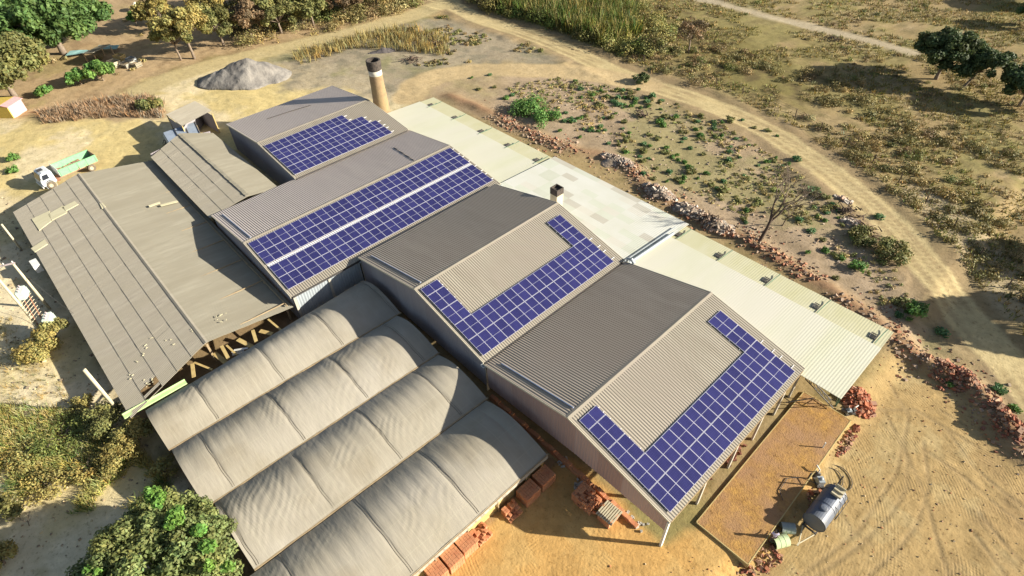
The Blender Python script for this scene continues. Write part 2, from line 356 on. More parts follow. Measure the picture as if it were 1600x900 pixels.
# ------------------------------------------------------------------ structure materials
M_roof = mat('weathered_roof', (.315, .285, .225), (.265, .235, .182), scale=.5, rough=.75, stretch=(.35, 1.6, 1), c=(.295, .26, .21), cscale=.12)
M_roofw = mat('mauve_grey_shade_slope', (.50, .44, .385), (.43, .37, .33), scale=.6, rough=.6, stretch=(.35, 1.4, 1), c=(.46, .40, .36), cscale=.12)  # paler colour lifts the shade on the far halls' slopes turned from the sun
M_roofd = mat('grey_shade_slope', (.40, .34, .27), (.33, .28, .22), scale=.6, rough=.7, stretch=(.35, 1.4, 1), c=(.36, .305, .24), cscale=.12)  # lifted, warmed colour offsets the shade on near slopes turned from the sun
M_fc = mat('fibre_cement', (.33, .305, .235), (.275, .25, .19), scale=1.2, rough=.95, stretch=(1.8, .3, 1), c=(.265, .24, .18), cscale=.35, spec=.1)
M_fcd = mat('old_fibre_cement', (.35, .32, .255), (.28, .25, .20), scale=1.2, rough=.95, stretch=(1.8, .3, 1), c=(.30, .27, .21), cscale=.35, spec=.1)
M_patch = mat('pale_sheet', (.62, .57, .38), (.55, .50, .32), scale=1.5, rough=.8, stretch=(1, .3, 1))
M_awn = mat('cream_sheet', (.59, .59, .455), (.55, .55, .40), scale=.35, rough=.6, stretch=(1.6, .35, 1), c=(.60, .58, .49), cscale=.1, trans=.12)
M_awn2 = mat('yellowed_sheet', (.50, .48, .29), (.55, .53, .37), scale=.35, rough=.6, stretch=(1.2, .5, 1), trans=.12)
M_steel = mat('galvanised_steel', (.36, .40, .42), (.31, .34, .36), scale=.6, rough=.55, metal=.15, stretch=(2, 2, .4))
M_wht = mat('white_paint', (.75, .74, .68), (.66, .65, .6), scale=2, rough=.6)
M_flash = mat('pale_flashing', (.62, .57, .44), (.52, .47, .36), scale=2, rough=.6)
M_dark = mat('dark_steel', (.05, .05, .055), (.09, .08, .07), scale=3, rough=.6)
M_bluepipe = mat('bluish_conduit', (.26, .30, .40), (.2, .24, .32), scale=3, rough=.5)
M_wood = mat('weathered_timber', (.38, .29, .17), (.27, .20, .12), scale=2, rough=.9, stretch=(1, 1, 6), bump=.01)
M_ywood = mat('yellow_timber', (.55, .42, .18), (.42, .30, .12), scale=2, rough=.9)  # timber with a yellow colour of its own
M_brick = mat('red_brick', (.52, .21, .10), (.40, .15, .075), scale=3, rough=.95, bump=.02, bscale=12, c=(.56, .28, .14), cscale=1.5)
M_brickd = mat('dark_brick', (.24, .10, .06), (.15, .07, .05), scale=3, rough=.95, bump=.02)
M_conc = mat('concrete', (.46, .43, .36), (.38, .35, .29), scale=2, rough=.9, bump=.01)
M_film = mat('dusty_film', (.335, .302, .235), (.285, .255, .195), scale=.35, rough=.85, stretch=(1, .6, 1), c=(.35, .32, .265), cscale=.12, spec=.15)
M_mauve = mat('mauve_siding', (.36, .25, .23), (.30, .22, .21), scale=.5, rough=.8, stretch=(2, 2, .3))

def siding_mat(name, cols, pitch):
    """sheets hung side by side, each with its own dusty tone"""
    m = mat(name, cols[0], cols[1], scale=.7, rough=.75, stretch=(2, 2, .3)); nt = m.node_tree; L = nt.links; p = nt.nodes['Principled BSDF']
    old = p.inputs['Base Color'].links[0].from_socket
    tc = _n(nt, 'ShaderNodeTexCoord'); sx = _n(nt, 'ShaderNodeSeparateXYZ'); L.new(tc.outputs['Object'], sx.inputs[0])
    d = _n(nt, 'ShaderNodeMath', operation='DIVIDE'); d.inputs[1].default_value = pitch; L.new(sx.outputs[0], d.inputs[0])
    f = _n(nt, 'ShaderNodeMath', operation='FLOOR'); L.new(d.outputs[0], f.inputs[0])
    wn = _n(nt, 'ShaderNodeTexWhiteNoise', noise_dimensions='1D'); L.new(f.outputs[0], wn.inputs[1])
    k = _n(nt, 'ShaderNodeMix', data_type='RGBA'); L.new(wn.outputs[0], k.inputs[0]); L.new(old, k.inputs[6]); k.inputs[7].default_value = (*cols[2], 1)
    L.new(k.outputs[2], p.inputs['Base Color']); return m
M_sideA = siding_mat('mauve_siding_sheets', ((.40, .27, .23), (.36, .24, .21), (.50, .38, .34)), 2.4)
M_sideB = siding_mat('grey_siding_sheets', ((.33, .31, .32), (.29, .27, .28), (.27, .24, .25)), 2.4)

def corr(name, A, B, C, D, m, parent, pitch=.25, amp=.021, rows=0, step=.02, k=8, warp=.004, seed=0, thick=.03, nv=2, holes=(), sag=0):
    """corrugated slope: ridge A-B, eave C-D; the ribs run from ridge to eave; rows of overlapping sheets step down the slope"""
    A, B, C, D = [np.array(p, float) for p in (A, B, C, D)]
    Lr = max(np.linalg.norm(B-A), np.linalg.norm(D-C)); nu = int(Lr/pitch*k)+1; u = np.linspace(0, 1, nu)
    vv = []
    if rows:
        for r in range(rows): vv += [(r/rows, 0), ((r+1)/rows-1e-4, 0 if False else 1)]
    else:
        for r in range(nv): vv.append((r/(nv-1), 0))
    N = np.cross(B-A, C-A); N /= np.linalg.norm(N); N = N if N[2] > 0 else -N
    P = []
    for v, s in vv:
        base = (A[None]*(1-u[:, None])+B[None]*u[:, None])*(1-v)+(C[None]*(1-u[:, None])+D[None]*u[:, None])*v
        off_ = (amp*np.sin(u*Lr/pitch*2*math.pi) if rows else amp*np.tanh(2.2*np.sin(u*Lr/pitch*2*math.pi)))
        if rows:
            row = int(min(v*rows+.001 if s == 0 else v*rows-.001, rows-1)); sheet = np.floor(u*Lr/.92)
            off_ = off_+(step if s else 0)+(vnoise(sheet*7.3, np.full(nu, row*5.1+seed), 1.0, 3)-.5)*warp
        off_ = off_+(fbm(base[:, 0], base[:, 1], 3, 2, seed)-.5)*warp - sag*np.sin(math.pi*v)
        P.append(base+N[None]*off_[:, None])
    V = np.concatenate(P); n = len(vv); idx = np.arange(n*nu).reshape(n, nu)
    Q = np.c_[idx[:-1, :-1].ravel(), idx[:-1, 1:].ravel(), idx[1:, 1:].ravel(), idx[1:, :-1].ravel()]
    # underside and edges, so that the sheet has thickness
    V2 = V-N[None]*thick; e = n*nu
    Q2 = Q[:, ::-1]+e
    rim = []
    for a, b in ((idx[0], 1), (idx[-1], 0), (idx[:, 0], 0), (idx[:, -1], 1)):
        q = np.c_[a[:-1], a[1:], a[1:]+e, a[:-1]+e]; rim.append(q if b == 0 else q[:, ::-1])
    Q = np.concatenate([Q, Q2]+rim)
    if holes:
        ce = np.concatenate([V, V2])[Q].mean(1); keep = np.ones(len(Q), bool)
        for hx, hy, rx, ry in holes: keep &= ~((np.abs(ce[:, 0]-hx) < rx) & (np.abs(ce[:, 1]-hy) < ry))
        Q = Q[keep]
    return mesh(name, np.concatenate([V, V2]), Q, m, parent)

def rib_wall(name, p, q, zb, zt, m, parent, pitch=.3, amp=.018):
    """upright ribbed sheet wall from p to q; zb and zt are functions of the share along it"""
    p = np.array(p, float); q = np.array(q, float); Lr = np.linalg.norm(q-p); n = int(Lr/pitch*4)+1; u = np.linspace(0, 1, n)
    t = (q-p)/Lr; nr = np.array([t[1], -t[0]]); o = amp*np.sin(u*Lr/pitch*2*math.pi)
    xy = p[None]+(q-p)[None]*u[:, None]
    lo = np.array([zb(a) for a in u]); hi = np.array([zt(a) for a in u]); P = []
    for sgn in (0, -.04):
        P.append(np.c_[xy+nr[None]*(o+sgn)[:, None], lo]); P.append(np.c_[xy+nr[None]*(o+sgn)[:, None], hi])
    V = np.concatenate(P); i = np.arange(n-1)
    Q = np.concatenate([np.c_[i, i+1, n+i+1, n+i], np.c_[2*n+i+1, 2*n+i, 3*n+i, 3*n+i+1], np.c_[n+i, n+i+1, 3*n+i+1, 3*n+i], np.c_[i+1, i, 2*n+i, 2*n+i+1]])
    return mesh(name, V, Q, m, parent)

# ------------------------------------------------------------------ the four gabled halls
HALLS = {}
def hall(key, label, xl, xr, xm, y0, y1, zr, zl, ze, roofL, roofR, seed):
    r = empty('gabled_warehouse', (xm, y0, 0)); tag(r, label, 'warehouse', 'gabled halls joined side by side'); HALLS[key] = r
    off0 = Vector((xm, y0, 0))
    def put(o): o.matrix_parent_inverse = Matrix.Translation(-off0); return o
    put(corr('roof', (xm, y0, zr), (xm, y1, zr), (xl, y0, zl), (xl, y1, zl), roofL, r, seed=seed, nv=5))
    put(corr('roof', (xm, y0, zr), (xm, y1, zr), (xr, y0, ze), (xr, y1, ze), roofR, r, seed=seed+1, nv=5))
    b = MB(); sL = (zr-zl)/(xm-xl); sR = (zr-ze)/(xr-xm)
    b.add([(xm-.22, y0-.02, zr-.22*sL+.03), (xm, y0-.02, zr+.06), (xm+.22, y0-.02, zr-.22*sR+.03), (xm-.22, y1+.02, zr-.22*sL+.03), (xm, y1+.02, zr+.06), (xm+.22, y1+.02, zr-.22*sR+.03)],
          ((0, 1, 4, 3), (1, 2, 5, 4), (2, 0, 3, 5), (0, 2, 1), (3, 4, 5)))
    put(b.build('ridge_cap', roofR, r))
    for yy, s in ((y0, -1), (y1, 1)):          # barge boards
        for xa, za, sl in ((xl, zl, sL), (xr, ze, sR)):
            b = MB(); w_ = .05
            A = (xa, yy+s*.035, za-.17); B = (xm, yy+s*.035, zr-.17)
            V = [(A[0], A[1]-w_/2, A[2]), (A[0], A[1]+w_/2, A[2]), (A[0], A[1]+w_/2, A[2]+.2), (A[0], A[1]-w_/2, A[2]+.2), (B[0], B[1]-w_/2, B[2]), (B[0], B[1]+w_/2, B[2]), (B[0], B[1]+w_/2, B[2]+.2), (B[0], B[1]-w_/2, B[2]+.2)]
            b.add(V, ((0, 1, 2, 3), (7, 6, 5, 4), (0, 4, 5, 1), (1, 5, 6, 2), (2, 6, 7, 3), (3, 7, 4, 0)))
            put(b.build('barge_board', M_flash, r))
    return r, put, sL, sR

# hall 1 (far end), 2, 3, 4 (nearest)
def zroof(x, xl, xr, xm, zr, zl, ze):
    return zr-(xm-x)*(zr-zl)/(xm-xl) if x < xm else zr-(x-xm)*(zr-ze)/(xr-xm)
SPEC = {
 1: (-70.6, -49.9, -59.7, 2.35, 19.9, 5.42, 4.15, 4.24),
 2: (-50.5, -31.0, -40.75, -8.45, 20.2, 5.25, 3.85, 3.80),
 3: (-30.9, -10.65, -20.3, -.45, 19.1, 6.80, 4.30, 4.32),
 4: (-10.55, 9.15, -.75, -.45, 19.1, 6.40, 4.15, 4.00)}
LAB = {1: 'grey gabled hall beside the brick chimney, with a stepped block of panels on its roof',
       2: 'long gabled hall with four unbroken rows of panels and a white gap between them',
       3: 'gabled hall with the square soot-stained flue at its far gable',
       4: 'open-sided gabled hall nearest the camera, next to the clay slab'}
for k in (1, 2, 3, 4):
    xl, xr, xm, y0, y1, zr, zl, ze = SPEC[k]
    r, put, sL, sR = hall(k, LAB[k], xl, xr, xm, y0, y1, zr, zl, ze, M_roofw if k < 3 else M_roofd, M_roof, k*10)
    zt = lambda x: zroof(x, xl, xr, xm, zr, zl, ze)-.1
    xi0, xi1 = xl+.12, xr-.15
    if k == 4: zb = lambda a: 2.1 if a > .55 else 1.0+1.1*a/.55
    elif k == 3: zb = lambda a: .9
    else: zb = lambda a: .05
    put(rib_wall('gable_wall', (xi0, y0+.12), (xi1, y0+.12), zb, lambda a: zt(xi0+(xi1-xi0)*a), {1: M_sideB, 2: M_sideB, 3: M_sideB, 4: M_sideA}[k], r))
    put(rib_wall('gable_wall', (xi1, y1-.12), (xi0, y1-.12), lambda a: 2.9 if k > 1 else .05, lambda a: zt(xi1+(xi0-xi1)*a), M_sideB, r))
    if k == 2:
        put(rib_wall('side_wall', (xi1, y0+.16), (xi1, -.4), lambda a: .05, lambda a: ze-.12, M_steel, r))
        put(rib_wall('side_wall', (xi0, 2.2), (xi0, y0+.16), lambda a: .05, lambda a: zl-.12, M_steel, r))
    if k == 1: put(rib_wall('side_wall', (xi0, y1-.16), (xi0, y0+.16), lambda a: .05, lambda a: zl-.12, M_steel, r))
    # frame columns along the eaves
    n = 6 if k != 2 else 8
    for side, X, Z in ((0, xi0+.18, zl), (1, xi1-.1, ze)):
        if side == 0 and k > 1: continue
        for i in range(n):
            yy = y0+.3+(y1-y0-.6)*i/(n-1)
            if k == 4: yy = [y0+.02, 4.3, 8.8, 12.6, 16.2, y1-.15][i]
            b = MB().box((X+.14, yy, (Z-.15)/2), (.16, .26, Z-.15)); put(b.build('column', M_wht if (k == 4 and i == 0) else M_conc, r))
    b = MB().box(((xi1+.12), (y0+y1)/2, ze-.2), (.12, y1-y0-.3, .16)); put(b.build('eave_beam', M_dark if k < 4 else M_wood, r))
    # conduit lying across the ribs on the far slope
    yc = y0+.95; b = MB()
    zz = lambda x: zroof(x, xl, xr, xm, zr, zl, ze)+.07
    if k == 1: b.tube([(xl+4.0, y0+4.6, zz(xl+4)), (xl+4.4, y0+8, zz(xl+4.4)), (xl+5.0, y0+11.2, zz(xl+5))], .06, 6)
    else:
        b.box(((xl+1.2+xm)/2, yc, (zz(xl+1.2)+zz(xm-.3))/2), (.01, .01, .01))
        b.tube([(xl+1.2, yc, zz(xl+1.2)), (xm-.3, yc, zz(xm-.3))], .07, 6)
    put(b.build('conduit', M_bluepipe if k > 1 else M_dark, r))
    if k == 2:
        b = MB(); b.tube([(xl+3.6, 15.4, zz(xl+3.6)), (xm-.4, 14.6, zz(xm-.4))], .05, 6); put(b.build('conduit', M_dark, r))
    if k in (3, 4):          # sloping trim bars at the gable seen from the front
        b = MB().box(((xl+xi1)/2, 0, 0), (.01, .01, .01))
# low brick footing under the nearest gable
b = MB()
for i in range(46):
    x = -9.6+16.4*i/45; hh = .55+.12*math.sin(i*1.3) if i < 40 else .55-.06*(i-40)
    b.box((x, -.62, hh/2), (.38, .34, max(hh, .12)), mi=0, jit=.03)
tag(b.build('brick_footing', M_brick), 'long low broken brick wall at the foot of the mauve gable siding', 'brick wall')
# gutters in the valleys
for (x, y0, y1, z, lb) in ((-10.6, -.7, 19.3, 4.02, 'metal valley gutter between the two nearest halls'), (-30.95, -.5, 20.4, 3.68, 'metal valley gutter between the long hall and the hall with the square flue'), (-50.2, 2.2, 20.3, 3.75, 'metal valley gutter between the long hall and the far hall')):
    b = MB(); b.box((x, (y0+y1)/2, z-.1), (.42, y1-y0, .02)); b.box((x-.21, (y0+y1)/2, z-.02), (.02, y1-y0, .18)); b.box((x+.21, (y0+y1)/2, z-.02), (.02, y1-y0, .18))
    tag(b.build('valley_gutter', M_steel), lb, 'gutter', 'valley gutters between halls')

# ------------------------------------------------------------------ solar panels
def panel_mat():
    m = mat('blue_solar_cells', (.030, .030, .118), (.025, .025, .098), scale=1.3, rough=.22, spec=.35, detail=2)
    nt = m.node_tree; L = nt.links; p = nt.nodes['Principled BSDF']; old = p.inputs['Base Color'].links[0].from_socket
    tc = _n(nt, 'ShaderNodeTexCoord'); sx = _n(nt, 'ShaderNodeSeparateXYZ'); L.new(tc.outputs['Object'], sx.inputs[0])
    def line(ax, per, wd):
        d = _n(nt, 'ShaderNodeMath', operation='PINGPONG'); d.inputs[1].default_value = per/2; L.new(sx.outputs[ax], d.inputs[0])
        g = _n(nt, 'ShaderNodeMath', operation='LESS_THAN'); g.inputs[1].default_value = wd; L.new(d.outputs[0], g.inputs[0]); return g.outputs[0]
    a = line(0, .1583, .003); b2 = line(1, .1583, .003)
    mx = _n(nt, 'ShaderNodeMath', operation='MAXIMUM'); L.new(a, mx.inputs[0]); L.new(b2, mx.inputs[1])
    ob = _n(nt, 'ShaderNodeObjectInfo'); mm = _n(nt, 'ShaderNodeMapRange'); L.new(ob.outputs['Random'], mm.inputs[0]); mm.inputs[3].default_value = .86; mm.inputs[4].default_value = 1.12
    hsv = _n(nt, 'ShaderNodeHueSaturation'); L.new(mm.outputs[0], hsv.inputs['Value']); L.new(old, hsv.inputs['Color'])
    k = _n(nt, 'ShaderNodeMix', data_type='RGBA'); L.new(mx.outputs[0], k.inputs[0]); L.new(hsv.outputs[0], k.inputs[6]); k.inputs[7].default_value = (.06, .06, .17, 1)
    L.new(k.outputs[2], p.inputs['Base Color']); return m
M_cell = panel_mat()
M_frame = mat('aluminium_frame', (.50, .50, .58), None, rough=.4, metal=.2)
M_rail = mat('bright_rail', (.78, .78, .80), None, rough=.4, metal=.1)
def make_panel():
    """origin at the corner nearest ridge and gable: x runs 1.96 down the slope, y .985 along it"""
    W, Hh, t, fr = 1.965, .985, .04, .024; b = MB()
    b.box((W/2, Hh/2, t/2), (W-2*fr, Hh-2*fr, t), mi=0)
    for c, d in (((W/2, fr/2, t/2+.004), (W, fr, t)), ((W/2, Hh-fr/2, t/2+.004), (W, fr, t)), ((fr/2, Hh/2, t/2+.004), (fr, Hh-2*fr, t)), ((W-fr/2, Hh/2, t/2+.004), (fr, Hh-2*fr, t))): b.box(c, d, mi=1)
    b.box((W/2, Hh/2, t+.001), (.022, Hh-2*fr, .004), mi=2)
    return b
pm = None
def array(label, x0, y0, z0, al, cells, rails):
    """cells: list of (s, y, landscape); coordinates on the slope plane"""
    global pm
    r = empty('solar_array', (x0, y0, z0)); r.rotation_euler = (0, rad(al), 0); tag(r, label, 'solar panels', 'solar arrays on the hall roofs')
    for s, y, land in cells:
        if pm is None:
            o = make_panel().build('solar_panel', None, r, mats=[M_cell, M_frame, M_frame]); pm = o.data
        else:
            o = bpy.data.objects.new('solar_panel', pm); COL.objects.link(o); o.parent = r
        if land: o.location = (s+.985, y, 0); o.rotation_euler = (0, 0, math.pi/2)
        else: o.location = (s+.0175, y+.0075, 0)
    for s, ya, yb in rails:
        b = MB().box((s, (ya+yb)/2, -.05), (.05, yb-ya, .055)); b.build('mounting_rail', M_rail, r)
    return r
def Lcells(n=18):
    c = [(0, 0, True)]
    for s in (1, 3):
        c += [(s, y, False) for y in (0, 1, n-2, n-1)]
    for s in (5, 7): c += [(s, y, False) for y in range(n)]
    rails = [(.25, -.05, 2.1), (.75, -.05, 2.1)]
    for s in (1, 3): rails += [(s+a, ya, yb) for a in (.45, 1.55) for ya, yb in ((-.05, 2.1), (n-2.1, n+.05+.5*(s == 5)))]
    for s in (5, 7): rails += [(s+a, -.05, n+.55) for a in (.4, 1.6)]
    rails += [(s, -.02, n+.02) for s in (5, 7)]+[(3, -.02, 2.02), (3, n-2.02, n+.02), (1, -.02, 2.02)]
    return c, rails
HZ = 6.3
c4, r4 = Lcells()
array('U-shaped array of panels on the roof of the nearest hall', 0, 0, HZ+0.0, 13.42, c4, r4)
array('U-shaped array of panels on the roof of the hall with the square flue', -19.81, -.11, HZ+.50, 14.34, c4, r4)
def band(n, s0): return [(s0+2*i, y, False) for i in range(2) for y in range(n)], [(s0+2*i+a, -.05, n+.35) for i in range(2) for a in (.4, 1.6)]+[(s0+2, 0, n)]
a_, b_ = band(28, 0)
array('upper two-row band of panels on the long hall roof, along its ridge', -40.26, -8.17, HZ-1.06, 8.14, a_, b_+[(4.12, 0, 28), (4.32, 0, 28)])
a_, b_ = band(28, 4.45)
array('lower two-row band of panels on the long hall roof, along its valley', -40.26, -8.17, HZ-1.06, 8.14, a_, b_)
cells = [(0, y, False) for y in range(12)]+[(2, y, False) for y in range(14)]+[(4, y, False) for y in range(15)]+[(6, y, False) for y in range(15)]
array('stepped block of panels on the far hall roof beside the brick chimney', -58.35, 2.62, HZ-.94, 6.81, cells, [(a+2*i, -.05, n+.5) for i, n in enumerate((12, 14, 15, 15)) for a in (.4, 1.6)]+[(2, 0, 12), (4, 0, 14), (6, 0, 15)])
# bright slotted walkway strip between the two bands of the long hall
b = MB()
al = rad(8.14)
for i in range(112):
    y = -8.17+.125+i*.25; s = 4.22
    b.box((-40.26+s*math.cos(al), y, HZ-1.06-s*math.sin(al)-.03), (.40, .13, .03))
tag(b.build('cable_tray', M_rail), 'thin white slotted cable tray between the two panel bands of the long hall', 'cable tray')

# ------------------------------------------------------------------ chimney and flue
b = MB(); prof = []; n = 28
for i in range(41):
    h = -.3+9.3*i/40; prof.append((1.28-.036*h+.012*random.uniform(-1, 1), h))
M_chim = mat('yellowed_plaster_brick', (.31, .215, .125), (.22, .15, .09), scale=2.5, rough=.95, bump=.03, bscale=6, c=(.30, .22, .11), cscale=.5)
ch = empty('brick_chimney', (-58.9, 21.5, 0)); tag(ch, 'tall round brick chimney with a blackened top at the end of the far hall', 'chimney')
b.lathe((0, 0, 0), prof, n); b.build('shaft', M_chim, ch, smooth=True)
M_lime = mat('limewash_band', (.62, .58, .48), (.48, .44, .36), scale=3, rough=.9, bump=.01)
b = MB(); b.lathe((0, 0, 0), [(.94, 8.98), (.97, 9.02), (.955, 9.7), (.93, 9.72)], n); b.build('pale_band', M_lime, ch, smooth=True)
M_soot = mat('soot', (.045, .04, .036), (.10, .08, .065), scale=3, rough=1, bump=.03)
b = MB(); b.lathe((0, 0, 0), [(.93, 9.7), (1.02, 9.8), (1.03, 10.2), (.98, 10.3), (1.07, 10.4), (1.06, 11.0), (1.02, 11.12), (.80, 11.1), (.76, 10.2), (.7, 9.2), (0.02, 9.2)], n); b.build('sooty_crown', M_soot, ch)
fl = empty('square_flue', (-22.2, 21.0, 0)); tag(fl, 'square pale block flue with a soot-blackened top at the far gable of its hall', 'flue')
M_flue = mat('pale_block', (.58, .53, .36), (.48, .42, .28), scale=3, rough=.9, bump=.01)
b = MB().box((0, 0, 3.1), (1.05, 1.05, 6.2)); b.build('stack', M_flue, fl)
b = MB()
for c_, d_ in (((0, -.5, 6.6), (1.1, .1, .8)), ((0, .5, 6.6), (1.1, .1, .8)), ((-.5, 0, 6.6), (.1, .9, .8)), ((.5, 0, 6.6), (.1, .9, .8))): b.box(c_, d_)
b.box((0, 0, 6.7), (.92, .92, .1)); b.build('sooty_cap', M_soot, fl)

# ------------------------------------------------------------------ cream lean-to roofs along the far side
def leanto(label, x0, x1, y0, ym, y1, z0, zm, z1, m1, m2, braces, seed, patch=False):
    r = empty('lean_to_roof', ((x0+x1)/2, y0, 0)); tag(r, label, 'lean-to roof', 'cream sheet roofs behind the halls')
    inv = Matrix.Translation(-Vector(r.location))
    def put(o): o.matrix_parent_inverse = inv; return o
    put(corr('main_sheets', (x0, y0, z0), (x1, y0, z0), (x0, ym, zm), (x1, ym, zm), m1, r, pitch=.25, amp=.004, seed=seed, nv=8, warp=.02, thick=.04))
    if y1: put(corr('outer_sheets', (x0+.02, ym-.15, zm-.07), (x1-.02, ym-.15, zm-.07), (x0+.02, y1, z1), (x1-.02, y1, z1), m2, r, pitch=.25, amp=.004, seed=seed+3, nv=4, warp=.02, thick=.04))
    nb = max(3, int((x1-x0)/4.9))
    for i in range(nb):
        xx = x0+.25+(x1-x0-.5)*i/(nb-1); ye = (y1 or ym)-.3; ze = (z1 or zm)-.12
        b = MB(); b.box((xx, ye, ze/2-.3), (.12, .12, ze+.6)); put(b.build('post', M_steel, r))
    b = MB(); b.box(((x0+x1)/2, (y1 or ym)-.3, (z1 or zm)-.13), (x1-x0-.2, .09, .12)); put(b.build('edge_beam', M_steel, r))
    return r
M_awnp = mat('patchy_white_sheet', (.62, .62, .56), (.58, .58, .50), scale=.3, rough=.6, trans=.1)
def patchy(m, pu, pv):
    nt = m.node_tree; L = nt.links; p = nt.nodes['Principled BSDF']; old = p.inputs['Base Color'].links[0].from_socket
    tc = _n(nt, 'ShaderNodeTexCoord'); sx = _n(nt, 'ShaderNodeSeparateXYZ'); L.new(tc.outputs['Object'], sx.inputs[0]); fl_ = []
    dv = _n(nt, 'ShaderNodeMath', operation='DIVIDE'); dv.inputs[1].default_value = pv; L.new(sx.outputs[1], dv.inputs[0])
    fv = _n(nt, 'ShaderNodeMath', operation='FLOOR'); L.new(dv.outputs[0], fv.inputs[0])
    du = _n(nt, 'ShaderNodeMath', operation='DIVIDE'); du.inputs[1].default_value = pu; L.new(sx.outputs[0], du.inputs[0])
    fu = _n(nt, 'ShaderNodeMath', operation='FLOOR'); L.new(du.outputs[0], fu.inputs[0])
    cb = _n(nt, 'ShaderNodeCombineXYZ'); L.new(fu.outputs[0], cb.inputs[0]); L.new(fv.outputs[0], cb.inputs[1])
    wn = _n(nt, 'ShaderNodeTexWhiteNoise', noise_dimensions='3D'); L.new(cb.outputs[0], wn.inputs[0])
    rp = _n(nt, 'ShaderNodeValToRGB'); L.new(wn.outputs[0], rp.inputs[0]); rp.color_ramp.interpolation = 'CONSTANT'
    e = rp.color_ramp.elements; e[0].color = (1, 1, 1, 1); e[1].position = .45; e[1].color = (.93, .96, .90, 1)
    for ps, cc in ((.62, (.98, .95, .93)), (.76, (.88, .9, .84)), (.9, (.80, .76, .72))): q = e.new(ps); q.color = (*cc, 1)
    k = _n(nt, 'ShaderNodeMix', data_type='RGBA', blend_type='MULTIPLY'); k.inputs[0].default_value = 1; L.new(old, k.inputs[6]); L.new(rp.outputs[0], k.inputs[7]); L.new(k.outputs[2], p.inputs['Base Color'])
patchy(M_awnp, 2.1, 1.05)
leanto('far cream sheet roof reaching from the round chimney to the patchy one', -57.6, -31.3, 18.6, 27.6, 30.2, 3.55, 3.15, 2.95, M_awn, M_awn2, (), 5)
leanto('patchy whitish sheet roof between the two cream ones, beside the square flue', -31.2, -10.1, 18.4, 30.25, None, 3.75, 3.3, None, M_awnp, None, (), 8)
leanto('near cream sheet roof whose open end stands beside the clay slab', -11.2, 12.7, 18.6, 27.0, 30.0, 3.6, 3.2, 3.0, M_awn, M_awn2, (), 11)
# roof vents: a dark louvre with a thin green strut reaching to the edge
M_green = mat('green_pipe', (.10, .20, .13), (.07, .13, .09), scale=3, rough=.6)
vents = [((1053, 371), (1078, 356), 'first roof louvre of the near cream roof, next to the patchy roof'), ((1125, 398), (1141, 390), 'second roof louvre of the near cream roof, counted from the patchy roof'), ((1197, 438), (1215, 430), 'middle roof louvre of the near cream roof'),
         ((1275, 480), (1297, 471), 'fourth roof louvre of the near cream roof, last but one before its open end'), ((1363, 528), (1385, 520), 'roof louvre at the open end of the near cream roof'),
         ((718, 180), (731, 175), 'second roof louvre of the far cream roof, counted from the chimney'), ((758, 202), (771, 196), 'third roof louvre of the far cream roof, counted from the chimney'), ((800, 223), (815, 219), 'fourth roof louvre of the far cream roof, counted from the chimney'), ((842, 248), (856, 242), 'roof louvre of the far cream roof beside the patchy roof'), ((682, 160), (694, 155), 'first roof louvre of the far cream roof, beside the chimney')]
for (p, q, lb) in vents:
    P = G(*p, 3.15); Q_ = G(*q, 3.05); x = P[0]; y = 28.05
    r = empty('roof_louvre', (x, y, 3.12)); tag(r, lb, 'roof louvre', 'dark louvres on the cream roofs')
    b = MB()
    for i in range(4): b.box((-.30+i*.16, 0, .05), (.07, .8, .06), jit=.015)
    b.box((-.06, -.36, .04), (.62, .05, .06)); b.box((-.06, .36, .04), (.62, .05, .06)); b.build('slats', M_dark, r)
    b = MB(); b.tube([(.42, -.9, .12), (.5, 1.0, .08), (.6, 1.65, .2)], .04, 6); b.build('strut', M_green, r)
# pipe run between the patchy and the near roofs
b = MB(); A = (-10.25, 19.4, 3.95); B_ = (-10.15, 27.2, 3.65)
b.tube([A, B_], .16, 10); b.tube([(A[0]-.55, A[1], 3.9), (B_[0]-.55, B_[1]+1.2, 3.55)], .05, 6)
tag(b.build('roof_duct', M_steel), 'grey metal duct along the seam of the patchy and near cream roofs', 'duct')
b = MB(); b.tube([(-10.4, 19.35, 3.3), (-10.4, 19.35, 4.5), (-9.9, 19.3, 4.75), (-9.55, 19.3, 4.4)], .17, 10)
tag(b.build('duct_elbow', M_steel), 'short grey elbow of pipe standing at the valley end', 'pipe elbow')
# ------------------------------------------------------------------ old fibre-cement sheds
def W(r):
    inv = Matrix.Translation(-Vector(r.location))
    def put(o): o.matrix_parent_inverse = inv; return o
    return put
sh = empty('open_shed', (-50, -17.1, 0)); tag(sh, 'wide old shed with dusty brown sheet roof and pale patches, behind the utility poles', 'shed'); put = W(sh)
put(corr('roof', (-31.6, -17.1, 3.35), (-73.2, -17.1, 3.35), (-31.2, -8.55, 2.3), (-71.0, -8.55, 2.65), M_fc, sh, pitch=.177, amp=.011, rows=5, step=.03, k=5, warp=.012, seed=2))
holes = [(G(278, 517, 3.1)[0], G(278, 517, 3.1)[1], .35, .35), (G(248, 527, 3)[0], G(248, 527, 3)[1], .3, .3), (G(229, 602, 3)[0], G(229, 602, 3)[1], .4, .35), (G(232, 610, 3)[0]+.3, G(232, 610, 3)[1], .2, .3)]
put(corr('roof', (-31.6, -17.15, 3.33), (-73.4, -17.15, 3.33), (-28.6, -25.3, 2.45), (-71.4, -25.6, 2.45), M_fcd, sh, pitch=.177, amp=.011, rows=5, step=.035, k=5, warp=.015, seed=7, holes=holes))
b = MB(); b.add([(-31.5, -17.32, 3.36), (-31.5, -17.12, 3.43), (-31.5, -16.92, 3.37), (-73.3, -17.32, 3.36), (-73.3, -17.12, 3.43), (-73.3, -16.92, 3.37)], ((0, 1, 4, 3), (1, 2, 5, 4), (2, 0, 3, 5), (0, 2, 1), (3, 4, 5)))
